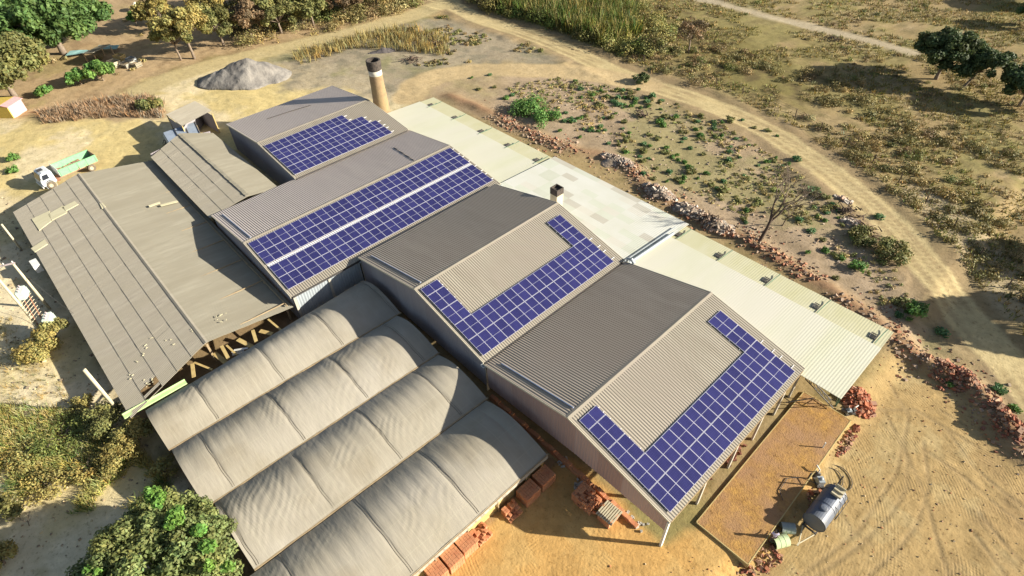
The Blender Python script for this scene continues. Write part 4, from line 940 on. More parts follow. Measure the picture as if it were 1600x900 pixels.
b.tube([(.98, -.4, 1.5), (.98, 1.8, 1.5)], .025, 5); b.tube([(.95, .1, 1.5), (.95, .1, .6)], .03, 5); b.build('side_ladder', M_dark, tr)
b = MB(); b.box((.5, 0, .5), (.1, 4.0, .14)); b.box((-.5, 0, .5), (.1, 4.0, .14)); b.box((0, -1.9, .5), (1.1, .1, .12)); b.box((0, 1.9, .5), (1.1, .1, .12))
for y in (-1.1, 1.1): b.box((0, y, .62), (1.2, .12, .2))
b.build('frame', M_dark, tr)
b = MB(); b.tube([(.5, -1.9, .5), (0, -3.5, .5)], .05, 6); b.tube([(-.5, -1.9, .5), (0, -3.5, .5)], .05, 6); b.tube([(0, -3.4, .5), (0, -3.4, 0.05)], .035, 6); b.box((0, -3.6, .5), (.12, .3, .1)); b.build('drawbar', M_pole, tr)
for s in (-1, 1):
    o = MB().lathe((s*.78, .1, .38), [(.2, -.1), (.34, -.1), (.38, -.06), (.38, .06), (.34, .1), (.2, .1)], 20, axis='x').build('tyre', M_tyre, tr)
    MB().lathe((0, 0, 0), [(.001, -.04), (.2, -.08), (.21, .08), (.001, .04)], 14, axis='x').build('rim', M_rimm, o).location = (s*.78, .1, .38)
b = MB().tube([(-.2, 1.95, 1.0), (-.25, 2.5, 1.3), (-.25, 2.55, 2.6)], .06, 6); b.box((-.1, 2.2, .9), (.4, .4, .5)); b.build('pump_box', M_dark, tr)

# pump engine, posts and small gear round the slab
def machine(u, v, label, s=1.0, rz=.4):
    p = GH(u, v); r = empty('pump_engine', tuple(p), rz); tag(r, label, 'machine', 'small machines by the slab')
    b = MB().box((0, 0, .1*s), (1.1*s, .5*s, .1*s)); b.box((0, -.2*s, .04), (1.2*s, .08, .1)); b.build('skid', M_dark, r)
    b = MB().box((-.2*s, 0, .4*s), (.5*s, .42*s, .5*s)); b.lathe((-.2*s, .0, .68*s), [(.14, 0), (.14, .12), (.05, .16)], 10); b.build('engine_block', M_steel, r)
    b = MB().lathe((.32*s, 0, .4*s), [(.001, -.1), (.2*s, -.1), (.24*s, -.04), (.24*s, .06), (.1, .12), (.1, .3)], 16, axis='x'); b.build('pump_casing', M_dark, r)
    b = MB().tube([(.32*s, 0, .6*s), (.35*s, 0, .95*s), (.7*s, .1, 1.0*s)], .06, 8); b.build('outlet_pipe', M_wht, r)
machine(1277, 752, 'grey pump engine on the edge of the slab, just behind the tank trailer', 1.15, 2.4)
machine(1326, 646, 'small dark pump at the far corner of the slab, by the red brick pile', .9, 1.0)
for (u, v, hh, lb) in ((1285, 700, .9, 'thin white stake on the far edge of the slab'), (1262, 748, 1.0, 'short dark stake beside the grey pump engine')):
    p = G(u, v, .1); b = MB().tube([(p[0], p[1], -.6), (p[0], p[1], hh)], .06, 6); tag(b.build('stake', M_dark if hh > .95 else M_wht), lb, 'stake')
p = GH(1335, 655); b = MB().box((13.4, 20.9, .2), (.9, .22, .3), rz=.3); tag(b.build('timber_block', M_dark), 'dark timber block lying past the far end of the slab', 'timber')
b = MB()       # hose loops
for cx, cy, rr in ((15.3, 14.2, .9), (15.6, 14.4, 1.2)):
    pts = [(cx+rr*math.cos(a)*(1+.1*math.sin(3*a)), cy+rr*1.3*math.sin(a), H(cx, cy)+.06) for a in np.linspace(0, 5.6, 26)]; b.tube(pts, .035, 5)
tag(b.build('hose', M_dark), 'dark hose lying in loops between the slab and the yard', 'hose')
b = MB(); pts = [(15.4, 12.6, -.2), (14.9, 12.2, .6), (13.6, 12.0, .25), (12.9, 11.2, .22), (13.0, 9.8, .22), (13.6, 9.2, .25)]; b.tube(pts, .03, 5)
tag(b.build('slab_hose', M_dark), 'thin dark hose looping over the clay slab from the tank trailer', 'hose')
# culvert drums
M_drum = mat('pale_green_drum', (.52, .62, .36), (.44, .54, .30), scale=3, rough=.5)
M_drum2 = mat('grey_drum', (.30, .34, .32), (.24, .28, .27), scale=3, rough=.5)
def drum(P, rz, m, R_, Lg, label):
    r = empty('drum', (P[0], P[1], H(P[0], P[1])), rz); tag(r, label, 'drum')
    b = MB().lathe((0, 0, R_), [(R_-.05, -Lg/2), (R_, -Lg/2), (R_, -Lg/6), (R_+.015, -Lg/6), (R_+.015, -Lg/6+.04), (R_, -Lg/6+.04), (R_, Lg/6), (R_+.015, Lg/6), (R_+.015, Lg/6+.04), (R_, Lg/6+.04), (R_, Lg/2), (R_-.05, Lg/2), (R_-.05, -Lg/2)], 24, axis='y'); b.build('barrel', m, r)
    b = MB().lathe((0, 0, R_), [(R_-.05, Lg/2-.06), (.001, Lg/2-.06), (.001, Lg/2-.1), (R_-.05, Lg/2-.1)], 24, axis='y'); b.build('end_plate', m, r)
drum(GH(1216, 850), rad(-30), M_drum, .48, 1.15, 'pale green open drum lying in front of the standing person')
drum(GH(1228, 829), rad(-50), M_drum2, .42, 1.0, 'grey drum lying behind the pale green one, in the shadow of the tank trailer')

# girder modelled in place of a truss's cast shadow, and bar, by the corner
b = MB(); A = np.array([9.35, 19.2, 3.2]); B_ = np.array([12.15, 20.6, .35])
side = np.array([-.25, .35, 0]); 
for s in (side, -side): b.tube([A+s, B_+s], .05, 6)
for i in range(10):
    q0 = A*(1-i/10)+B_*i/10; q1 = A*(1-(i+1)/10)+B_*(i+1)/10; b.tube([q0+side*(1 if i % 2 else -1), q1+side*(-1 if i % 2 else 1)], .03, 5)
tag(b.build('truss_shadow_girder', M_dark), 'dark lattice girder in place of a truss shadow, slanting beside the open corner of the near cream roof', 'girder')
b = MB(); b.tube([(9.3, 17.4, .9), (10.9, 19.0, 1.6)], .05, 6); tag(b.build('brace_bar', M_dark), 'dark bar crossing beside the truss-shadow girder', 'bar')
b = MB(); b.tube([(12.4, 19.0, 3.2), (12.4, 21.0, .0)], .05, 6); b.tube([(12.45, 20.9, 3.1), (12.45, 20.9, 0)], .05, 6); tag(b.build('corner_prop', M_green), 'green pipe prop under the open corner of the near cream roof', 'prop')

# ------------------------------------------------------------------ brick stacks
def brick_stack(P, d, label, rz=0, m=None, broken=0, seed=1):
    rnd = random.Random(seed); nx_, ny_, nz_ = max(1, round(d[0]/.3)), max(1, round(d[1]/.22)), max(1, round(d[2]/.14)); b = MB()
    dx, dy, dz = d[0]/nx_, d[1]/ny_, d[2]/nz_; ca, sa = math.cos(rz), math.sin(rz)
    for k in range(nz_):
        for i in range(nx_):
            for j in range(ny_):
                if 0 < i < nx_-1 and 0 < j < ny_-1 and k < nz_-1 and not broken: continue
                if broken and rnd.random() < broken*(k+1)/nz_*(i+1)/nx_*1.7: continue
                x = -d[0]/2+dx*(i+.5); y = -d[1]/2+dy*(j+.5); b.box((x+rnd.uniform(-.008, .008), y+rnd.uniform(-.008, .008), dz*(k+.5)), (dx-.016, dy-.014, dz-.012), rz=rnd.uniform(-.02, .02))
    o = b.build('brick_stack', m or M_brick); o.location = P; o.rotation_euler = (0, 0, rz); tag(o, label, 'brick stack', 'stacks of red bricks by the tunnels'); return o
for i, (u, v, d, lb, br) in enumerate((
    (849, 741, (1.25, 1.5, 1.15), 'shaded brick stack nearest the hall, at the end of the row by the fourth tunnel', 0),
    (825, 764, (1.25, 1.55, 1.15), 'middle of the three shaded brick stacks at the upper end of the fourth tunnel', 0),
    (799, 794, (1.1, 1.3, .8), 'low broken brick stack half emptied, at the shadow edge by the fourth tunnel', .75),
    (751, 830, (1.2, 1.3, .7), 'loose crumbling brick stack in full sun, topmost of the sunlit row', .6),
    (727, 845, (1.25, 1.3, 1.15), 'second sunlit brick stack in the row along the fourth tunnel', 0),
    (705, 867, (1.3, 1.3, 1.15), 'sunlit brick stack just above the one cut by the bottom edge', 0),
    (680, 889, (1.3, 1.3, 1.15), 'sunlit brick stack cut by the bottom edge of the photo', 0))):
    P = G(u, v, d[2]); brick_stack((P[0]+.05, P[1], 0), d, lb, broken=br, seed=i+3)
P = G(917, 775, .9); brick_stack((P[0], P[1], 0), (1.9, 1.5, 1.1), 'tumbled brick stack with gaps beside the slatted pallet', rz=.05, broken=.5, seed=31)
b = MB()
for i in range(26): a = random.uniform(0, 6.3); rr = random.uniform(0, 1.0); b.box((P[0]+.6+rr*math.cos(a), P[1]-.1+rr*math.sin(a), random.uniform(.1, 1.15)), (.3, .15, .15), random.uniform(0, 3), rx=random.uniform(-.6, .6))
tag(b.build('loose_bricks', M_brick), 'loose red bricks tumbled on and around the broken stack', 'bricks', kind='stuff')
# pallet on a pile of bricks
P = G(952, 801, .95); brick_stack((P[0], P[1], 0), (1.15, 1.35, .78), 'brick stack hidden under the slatted pallet', seed=40)
pl_ = empty('wooden_pallet', (P[0], P[1], .80), .05); tag(pl_, 'slatted wooden pallet lying on bricks in front of the mauve gable', 'pallet')
for i in range(8): b = MB().box((-.66+i*.188, 0, .15), (.12, 1.5, .03)); b.build('slat', M_pole, pl_)
for y in (-.65, 0, .65): b = MB().box((0, y, .07), (1.45, .1, .12)); b.build('bearer', M_wood, pl_)
b = MB()
for (u, v, n) in ((905, 757, 14), (1000, 820, 10), (985, 812, 8), (880, 720, 10)):
    for i in range(n): p = G(u+random.gauss(0, 5), v+random.gauss(0, 4), 0); b.box((p[0], p[1], .1), (random.uniform(.1, .35), random.uniform(.1, .2), .15), random.uniform(0, 3), jit=.03)
tag(b.build('rubble', M_conc), 'pale broken rubble around the foot of the mauve gable', 'rubble', kind='stuff')
# stacks inside the open-sided hall, seen between its columns
for i, (y, lb) in enumerate(((5.8, 'brick stack inside the open hall, nearest its front columns'), (9.9, 'brick stack inside the open hall behind its third column'), (11.6, 'brick stack inside the open hall, deepest of the ones seen between columns'))):
    brick_stack((7.9, y, 0), (1.2, 1.3, 1.3), lb, seed=50+i, broken=.3)
b = MB()
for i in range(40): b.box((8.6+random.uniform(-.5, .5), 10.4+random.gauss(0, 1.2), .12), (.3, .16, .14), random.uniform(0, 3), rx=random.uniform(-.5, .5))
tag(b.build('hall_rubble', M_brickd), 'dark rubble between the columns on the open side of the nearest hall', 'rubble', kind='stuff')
# lumber lying at right of the hall interior (pale beams)
# ------------------------------------------------------------------ person
def skin(name, pts, edges, radii, m, parent=None, sub=2, loc=(0, 0, 0), rz=0, root=0):
    me = bpy.data.meshes.new(name); me.from_pydata(pts, edges, []); me.update(); me.materials.append(m)
    o = bpy.data.objects.new(name, me); COL.objects.link(o); o.parent = parent; o.location = loc; o.rotation_euler = (0, 0, rz)
    sm = o.modifiers.new('skin', 'SKIN'); sm.use_smooth_shade = True; sv = me.skin_vertices[0].data
    for i, r_ in enumerate(radii): sv[i].radius = (r_ if isinstance(r_, tuple) else (r_, r_)); sv[i].use_root = (i == root)
    s_ = o.modifiers.new('sub', 'SUBSURF'); s_.levels = sub; s_.render_levels = sub; return o
M_skin = mat('brown_skin', (.30, .17, .11), None, rough=.6)
M_shirt = mat('pale_lilac_shirt', (.62, .58, .74), (.54, .5, .66), scale=6, rough=.9)
M_trou = mat('dusty_brown_trousers', (.20, .13, .11), (.15, .1, .09), scale=6, rough=.9)
M_hair = mat('dark_hair', (.03, .025, .02), None, rough=.8)
pp = GH(1204, 846); px, py, pz = float(pp[0]), float(pp[1]), float(H(pp[0], pp[1]))
J = [(0, 0, .95), (0, 0, 1.15), (0, 0, 1.38), (0, .01, 1.48), (0, .02, 1.56), (0, .03, 1.66), (0, .03, 1.73),
     (.19, 0, 1.40), (.27, .04, 1.12), (.25, .26, .98), (.25, .36, .96), (-.19, 0, 1.40), (-.27, .05, 1.12), (-.22, .28, 1.0), (-.21, .38, .98),
     (.10, 0, .90), (.12, .03, .50), (.12, -.02, .09), (.12, .12, .05), (-.10, 0, .90), (-.13, .0, .50), (-.14, -.05, .09), (-.14, .09, .05)]
E_ = [(0, 1), (1, 2), (2, 3), (3, 4), (4, 5), (5, 6), (2, 7), (7, 8), (8, 9), (9, 10), (2, 11), (11, 12), (12, 13), (13, 14), (0, 15), (15, 16), (16, 17), (17, 18), (0, 19), (19, 20), (20, 21), (21, 22)]
Rr = [.13, .125, .14, .06, .07, .095, .06, .06, .045, .035, .03, .06, .045, .035, .03, .08, .06, .045, .04, .08, .06, .045, .04]
body = skin('person', J, E_, Rr, M_skin, loc=(px, py, pz), rz=rad(35)); tag(body, 'person in a pale lilac shirt standing between the slab and the green drum', 'person')
skin('shirt', [J[0], J[1], J[2], (0, .01, 1.44), J[7], (.235, .02, 1.24), J[11], (-.235, .02, 1.24)], [(0, 1), (1, 2), (2, 3), (2, 4), (4, 5), (2, 6), (6, 7)], [.155, .15, .165, .08, .085, .07, .085, .07], M_shirt, body)
skin('trousers', [J[0], J[15], J[16], (.12, -.02, .14), J[19], J[20], (-.14, -.05, .14)], [(0, 1), (1, 2), (2, 3), (0, 4), (4, 5), (5, 6)], [.15, .10, .08, .065, .10, .08, .065], M_trou, body)
skin('hair', [(0, .01, 1.70), (0, .0, 1.76), (0, -.03, 1.66)], [(0, 1), (0, 2)], [.10, .07, .08], M_hair, body)
for s in (-1, 1):
    hc = (.25, .36, .96) if s > 0 else (-.21, .38, .98)
    pts = [hc, (hc[0], hc[1]+.05, hc[2]-.01)]; ed = [(0, 1)]; rr = [.03, .034]
    for k in range(4):
        x = hc[0]+(-.03+.02*k); b0 = len(pts); pts += [(x, hc[1]+.09, hc[2]-.015), (x, hc[1]+.12+.008*(k in (1, 2)), hc[2]-.035), (x, hc[1]+.13, hc[2]-.06)]; ed += [(1, b0), (b0, b0+1), (b0+1, b0+2)]; rr += [.010, .009, .008]
    b0 = len(pts); pts += [(hc[0]-s*.05, hc[1]+.03, hc[2]-.01), (hc[0]-s*.06, hc[1]+.07, hc[2]-.03)]; ed += [(0, b0), (b0, b0+1)]; rr += [.012, .010]
    skin('hand', pts, ed, rr, M_skin, body, sub=1)

# ------------------------------------------------------------------ far yard pieces, top left
M_yel = mat('yellow_paint', (.70, .52, .12), (.60, .44, .10), scale=3, rough=.7); M_pink = mat('pink_paint', (.66, .36, .36), (.58, .30, .30), scale=3, rough=.7)
p = GH(14, 178); r = empty('painted_stall', (p[0], p[1], p[2]), rad(40)); tag(r, 'low yellow and pink painted shack at the left edge, under the olive tree', 'shack')
ls_ = [((-2.2, 0, 1.0), (.1, 3.0, 2.0), M_yel), ((0, 1.5, 1.0), (4.4, .1, 2.0), M_pink), ((0, -1.5, 1.0), (4.4, .1, 2.0), M_yel), ((2.2, 0, 1.0), (.1, 2.9, 2.0), M_pink)]
for c_, d_, m_ in ls_: MB().box(c_, d_).build('wall', m_, r)
b = MB(); b.add([(-2.4, -1.7, 1.95), (1.1, -1.7, 2.25), (1.1, 1.7, 2.25), (-2.4, 1.7, 1.95), (-2.4, -1.7, 2.03), (1.1, -1.7, 2.33), (1.1, 1.7, 2.33), (-2.4, 1.7, 2.03)], ((3, 2, 1, 0), (4, 5, 6, 7), (0, 1, 5, 4), (1, 2, 6, 5), (2, 3, 7, 6), (3, 0, 4, 7))); b.build('yellow_roof', M_yel, r)
b = MB(); b.add([(1.12, -1.7, 2.25), (2.5, -1.7, 2.0), (2.5, 1.7, 2.0), (1.12, 1.7, 2.25), (1.12, -1.7, 2.33), (2.5, -1.7, 2.08), (2.5, 1.7, 2.08), (1.12, 1.7, 2.33)], ((3, 2, 1, 0), (4, 5, 6, 7), (0, 1, 5, 4), (1, 2, 6, 5), (2, 3, 7, 6), (3, 0, 4, 7))); b.build('pink_roof', M_pink, r)
p = GH(160, 95); r = empty('cart_shelter', tuple(p), rad(-62)); tag(r, 'small open shelter with a brown sheet roof beside the blue tarpaulin', 'shelter')
b = MB(); b.add([(-2.2, -1.5, 2.0), (2.2, -1.5, 2.0), (2.2, 1.5, 2.5), (-2.2, 1.5, 2.5), (-2.2, -1.5, 2.07), (2.2, -1.5, 2.07), (2.2, 1.5, 2.57), (-2.2, 1.5, 2.57)], ((3, 2, 1, 0), (4, 5, 6, 7), (0, 1, 5, 4), (1, 2, 6, 5), (2, 3, 7, 6), (3, 0, 4, 7))); b.build('roof', M_fc, r)
for x in (-2, 2):
    for y in (-1.3, 1.3): MB().box((x, y, 1.05), (.14, .14, 2.1)).build('post', M_wood, r)
M_tarp = mat('faded_blue_tarpaulin', (.22, .42, .42), (.30, .48, .46), scale=1, rough=.7)
nn = 24; 
def cloth(name, quad, z, m, label, cat, wv=.25):
    A, B, C_, D = [np.array(GH(*q)) for q in quad]; u, v = np.meshgrid(np.linspace(0, 1, 20), np.linspace(0, 1, 10)); 
    P = A[None, None]*((1-u)*(1-v))[..., None]+B[None, None]*(u*(1-v))[..., None]+C_[None, None]*(u*v)[..., None]+D[None, None]*((1-u)*v)[..., None]
    P[..., 2] += z+wv*(fbm(P[..., 0], P[..., 1], 1.5, 3, 4)); V = P.reshape(-1, 3); idx = np.arange(200).reshape(10, 20); Q = np.c_[idx[:-1, :-1].ravel(), idx[:-1, 1:].ravel(), idx[1:, 1:].ravel(), idx[1:, :-1].ravel()]
    V2 = V.copy(); V2[:, 2] -= .05
    o = mesh(name, np.concatenate([V, V2]), np.concatenate([Q, Q[:, ::-1]+200]), m, smooth=True); tag(o, label, cat); return o
cloth('tarpaulin', ((104, 92), (142, 86), (144, 82), (112, 84)), .5, M_tarp, 'faded blue-green tarpaulin spread on the brown soil, left of the shelter', 'tarpaulin')
cloth('tarpaulin', ((152, 84), (186, 84), (190, 78), (158, 77)), .8, M_tarp, 'faded blue-green tarpaulin partly in tree shade, behind the shelter', 'tarpaulin')
for i, (u, v, d, rz, m_, lb) in enumerate(((181, 103, (2.2, 1.4, 1.1), .3, M_pole, 'pale slatted crate nearest the shelter'), (190, 96, (1.8, 1.3, 1.4), .5, M_ywood, 'yellow-brown crate in the middle of the junk row'), (199, 104, (2.0, 1.5, .8), .35, M_conc, 'low grey crate in front of the junk row'), (207, 98, (1.5, 1.2, 1.0), .4, M_steel, 'bluish crate in the junk row'), (214, 104, (1.6, 1.3, .9), .4, M_fc, 'brown crate at the right end of the junk row'))):
    p = GH(u, v); r = empty('crate', tuple(p), rz); tag(r, lb, 'crate', 'crates and junk beside the shelter')
    b = MB()
    for s in (-1, 1):
        for k in range(4): b.box((0, s*d[1]/2, .12+k*d[2]/4), (d[0], .05, d[2]/4-.08)); b.box((s*d[0]/2, 0, .12+k*d[2]/4), (.05, d[1]-.06, d[2]/4-.08))
    b.build('sides', m_, r); MB().box((0, 0, d[2]*.55), (d[0]-.1, d[1]-.1, .2), jit=.08).build('contents', M_wood, r)
# cow
M_cow = mat('cream_hide', (.66, .60, .47), (.56, .50, .38), scale=3, rough=.9)
p = GH(214, 17)
JC = [(0, 0, 1.05), (.55, 0, 1.08), (.85, 0, 1.15), (1.1, 0, 1.0), (1.32, 0, .75), (1.5, 0, .58), (-.5, 0, 1.08), (-.75, 0, 1.12), (-.86, 0, .9), (-.9, 0, .5),
      (.62, .17, .85), (.62, .19, .45), (.60, .19, .05), (.62, -.17, .85), (.68, -.19, .45), (.66, -.19, .05), (-.62, .18, .85), (-.52, .2, .62), (-.72, .2, .42), (-.68, .2, .05), (-.62, -.18, .85), (-.5, -.2, .62), (-.7, -.2, .42), (-.66, -.2, .05)]
EC = [(0, 1), (1, 2), (2, 3), (3, 4), (4, 5), (0, 6), (6, 7), (7, 8), (8, 9), (1, 10), (10, 11), (11, 12), (1, 13), (13, 14), (14, 15), (6, 16), (16, 17), (17, 18), (18, 19), (6, 20), (20, 21), (21, 22), (22, 23)]
RC = [.34, .34, .26, .17, .14, .09, .32, .2, .03, .04, .13, .07, .06, .13, .07, .06, .15, .11, .06, .06, .15, .11, .06, .06]
o = skin('cow', JC, EC, RC, M_cow, loc=tuple(p), rz=rad(150)); o.scale = (1.25,)*3; tag(o, 'cream cow grazing on the brown ground right of the big green tree', 'cow')
# ------------------------------------------------------------------ loose material
def boxes(name, P, size, cols, m, tilt=1.0, seed=1):
    """many small tilted blocks in one mesh: loose bricks and stones nobody could count"""
    r = np.random.default_rng(seed); n = len(P); P = np.asarray(P, float); s = np.asarray(size, float)
    if s.ndim == 1: s = s[None]*np.clip(np.exp(r.normal(-.35, .45, (n, 1))), .2, 2.2)
    a = r.uniform(0, 6.28, n); b = r.uniform(-.7, .7, n)*tilt; c_ = r.uniform(-.7, .7, n)*tilt
    base = np.array([(-1, -1, -1), (1, -1, -1), (1, 1, -1), (-1, 1, -1), (-1, -1, 1), (1, -1, 1), (1, 1, 1), (-1, 1, 1)], float)*.5
    V = base[None]*s[:, None, :]*(1+r.uniform(-.18, .18, (n, 8, 3)))
    x, y, z = V[..., 0], V[..., 1], V[..., 2]
    y, z = y*np.cos(b)[:, None]-z*np.sin(b)[:, None], y*np.sin(b)[:, None]+z*np.cos(b)[:, None]
    x, z = x*np.cos(c_)[:, None]+z*np.sin(c_)[:, None], -x*np.sin(c_)[:, None]+z*np.cos(c_)[:, None]
    x, y = x*np.cos(a)[:, None]-y*np.sin(a)[:, None], x*np.sin(a)[:, None]+y*np.cos(a)[:, None]
    V = np.stack([x, y, z], -1)+P[:, None, :]
    f = np.array([(0, 3, 2, 1), (4, 5, 6, 7), (0, 1, 5, 4), (1, 2, 6, 5), (2, 3, 7, 6), (3, 0, 4, 7)])
    Q = (f[None]+(np.arange(n)*8)[:, None, None]).reshape(-1, 4)
    cc = np.repeat(np.asarray(cols, float), 6, axis=0)
    return mesh(name, V.reshape(-1, 3), Q, m, colors=cc)
M_rub = mat('rubble_tint', (1, 1, 1), (.78, .75, .72), scale=4, rough=1, attr='tint')
def along(pl, n, wd, seed, t0=0, t1=1):
    r = np.random.default_rng(seed); P = np.array(pl); L_ = np.r_[0, np.cumsum(np.hypot(*np.diff(P, axis=0).T))]; t = r.uniform(t0, t1, n)*L_[-1]
    x = np.interp(t, L_, P[:, 0])+r.normal(0, wd, n); y = np.interp(t, L_, P[:, 1])+r.normal(0, wd, n); return x, y
BC = np.array([(.38, .19, .115), (.40, .27, .18), (.44, .33, .24), (.33, .15, .09), (.32, .25, .18), (.24, .12, .08), (.42, .22, .13)])
x, y = along(BERM, 1150, .8, 3, .12); k = (fbm(x, y, 5, 2, 91) > .50); x, y = x[k], y[k]
tag(boxes('brick_rubble', np.c_[x, y, height(x, y)+.05], (.30, .20, .15), BC[RNG.integers(0, 7, len(x))], M_rub, seed=2), 'band of broken brick rubble along the earth bank behind the cream roofs', 'rubble', kind='stuff')
x, y = along(BERM, 2200, 1.7, 5, .1); k = (x > 12) | (fbm(x, y, 4, 2, 92) > .45); x, y = x[k], y[k]
tag(boxes('stony_scatter', np.c_[x, y, height(x, y)+.02], (.22, .18, .12), BC[RNG.integers(1, 5, len(x))]*.9, M_rub, seed=4), 'scattered small stones on both sides of the brick rubble bank', 'stones', kind='stuff')
def heap(name, uv, r_, h_, n, size, cols, label, cat, seed, m=None, kind='stuff'):
    p = GH(*uv); rr = np.random.default_rng(seed); a = rr.uniform(0, 6.28, n); q = np.sqrt(rr.uniform(0, 1, n)); x = p[0]+q*r_[0]*np.cos(a); y = p[1]+q*r_[1]*np.sin(a)
    z = height(x, y)+h_*np.clip(1-q**1.5, 0, 1)*rr.uniform(.55, 1, n)
    cols = np.array(cols); return tag(boxes(name, np.c_[x, y, z], size, cols[rr.integers(0, len(cols), n)], m or M_rub, seed=seed), label, cat, kind=kind)
heap('brick_pile', (1338, 626), (1.7, 1.5), .8, 420, (.30, .18, .16), [(.42, .15, .08), (.46, .22, .13), (.34, .12, .07), (.48, .29, .20)], 'heap of red bricks at the open end of the near cream roof', 'brick heap', 12)
for i, (uv, r_, h_, n) in enumerate((((1478, 582), (1.2, 2.4), .5, 320), ((1510, 590), (1.2, 2.0), .5, 300), ((1585, 665), (1.8, 1.8), .7, 360), ((1565, 640), (1.4, 1.4), .5, 150), ((1325, 688), (.5, 2.6), .25, 170), ((1280, 780), (1.1, 1.5), .2, 110), ((1200, 872), (1.1, 1.5), .3, 130), ((1170, 895), (1.0, 1.2), .25, 90))):
    heap('brick_pile', uv, (r_[0]*.85, r_[1]*.85), h_, int(n*.5), (.27, .16, .13), [(.38, .16, .09), (.44, .28, .19), (.30, .11, .07), (.26, .15, .10), (.34, .22, .14)],
         ['red brick heap on the bank between yard and track, upper left part', 'red brick heap on the bank between yard and track, next to its dark hollow', 'red brick heap at the right edge of the photo on the earth bank', 'small brick heap just above the one at the right edge', 'strip of dark red bricks along the outer rim of the clay slab',
          'bricks scattered between the grey pump engine and the tank trailer', 'bricks scattered by the feet of the standing person', 'bricks scattered at the bottom edge below the slab corner'][i], 'brick heap', 60+i)
def lump(name, uv, rx_, ry_, hh, m, label, cat, seed, rz=0.0, n=40, pz=None):
    p = GH(*uv); u, v = np.meshgrid(np.linspace(-1, 1, n), np.linspace(-1, 1, n)); r_ = np.hypot(u, v)
    X = u*rx_; Y = v*ry_; ca, sa = math.cos(rz), math.sin(rz); wx = p[0]+X*ca-Y*sa; wy = p[1]+X*sa+Y*ca
    s = np.clip(1-r_*(1.12+.7*(fbm(wx, wy, max(rx_, ry_)*.6, 3, seed)-.5)), 0, 1)*(r_ < .99)
    Z = hh*s**.9*1.15*(.62+.76*fbm(wx, wy, rx_*.5, 4, seed+1))*(s > 0)+.05*hh*fbm(wx, wy, .5, 3, seed+2)*(s > 0)
    V = np.c_[wx.ravel(), wy.ravel(), (height(wx, wy)+Z-.5*(s <= 0)-.03).ravel()]; idx = np.arange(n*n).reshape(n, n)
    Q = np.c_[idx[:-1, :-1].ravel(), idx[:-1, 1:].ravel(), idx[1:, 1:].ravel(), idx[1:, :-1].ravel()]; keep = (s.ravel()[Q] > 0).any(1)
    o = mesh(name, V, Q[keep], m, smooth=True); tag(o, label, cat); return o
M_grav = mat('grey_gravel', (.18, .165, .15), (.09, .085, .08), scale=1.2, rough=1, bump=.12, bscale=2.5, detail=9, c=(.27, .25, .22), cscale=.35)
M_spoil = mat('pale_rubble_concrete', (.34, .29, .24), (.18, .15, .12), scale=2.2, rough=1, bump=.15, bscale=3.5, detail=9, c=(.26, .20, .14), cscale=.7)
lump('gravel_mound', (388, 124), 9.3, 5.4, 3.6, M_grav, 'big grey gravel mound beside the sandy road behind the far hall', 'gravel mound', 5, rz=rad(55), n=90)
for i, (uv, a_, b2, hh, lb) in enumerate((((1030, 300), 2.6, 1.6, .9, 'pale rubble lump behind the patchy roof, first along the bank'), ((1078, 330), 2.4, 1.5, 1.1, 'grey rubble lump between the patchy roof corner and the bare tree'), ((1122, 352), 2.2, 1.4, .9, 'twiggy rubble lump just left of the bare tree'), ((965, 250), 3.0, 1.2, .6, 'low brown rubble lump behind the patchy roof'),
                                         ((1332, 347), 1.5, .8, .35, 'pale grey rubble patch near the curved road'), ((1318, 312), 1.2, .5, .3, 'small pale rubble patch nearer the bend of the curved road'))):
    lump('rubble_mound', uv, a_, b2, hh*.75, M_spoil, lb, 'rubble mound', 30+i, rz=.4*i)
    heap('debris', uv, (a_, b2), hh*.8, int(70*a_), (.36, .26, .17), [(.55, .50, .43), (.42, .35, .28), (.33, .26, .20), (.48, .34, .25)], 'broken pieces lying over the '+lb.split(',')[0], 'debris', 700+i)

# ------------------------------------------------------------------ leaves and trees
def leafmat(name, cols, trans=.25):
    m = mat(name, cols[0], cols[1], scale=2.0, rough=.6, attr='tint', spec=.25, trans=trans, lo=.3, hi=.7); return m
M_leafg = leafmat('bright_green_leaves', ((.11, .185, .05), (.08, .14, .04)))
M_leafd = leafmat('dark_green_leaves', ((.09, .12, .045), (.06, .09, .03)))
M_leafo = leafmat('olive_leaves', ((.21, .20, .07), (.145, .155, .05)))
M_leafy = leafmat('yellow_olive_leaves', ((.38, .31, .10), (.27, .24, .08)))
M_leafb = leafmat('brown_dry_leaves', ((.25, .17, .09), (.17, .12, .07)))
M_leafw = leafmat('weed_leaves', ((.12, .25, .055), (.13, .22, .055)))
M_grassy = leafmat('dry_grass_blades', ((.38, .30, .12), (.27, .22, .08)), .2)
M_bark = mat('grey_bark', (.25, .20, .15), (.16, .12, .09), scale=4, rough=.95, bump=.02)
M_barkd = mat('dark_bark', (.13, .09, .065), (.08, .06, .045), scale=4, rough=.95)
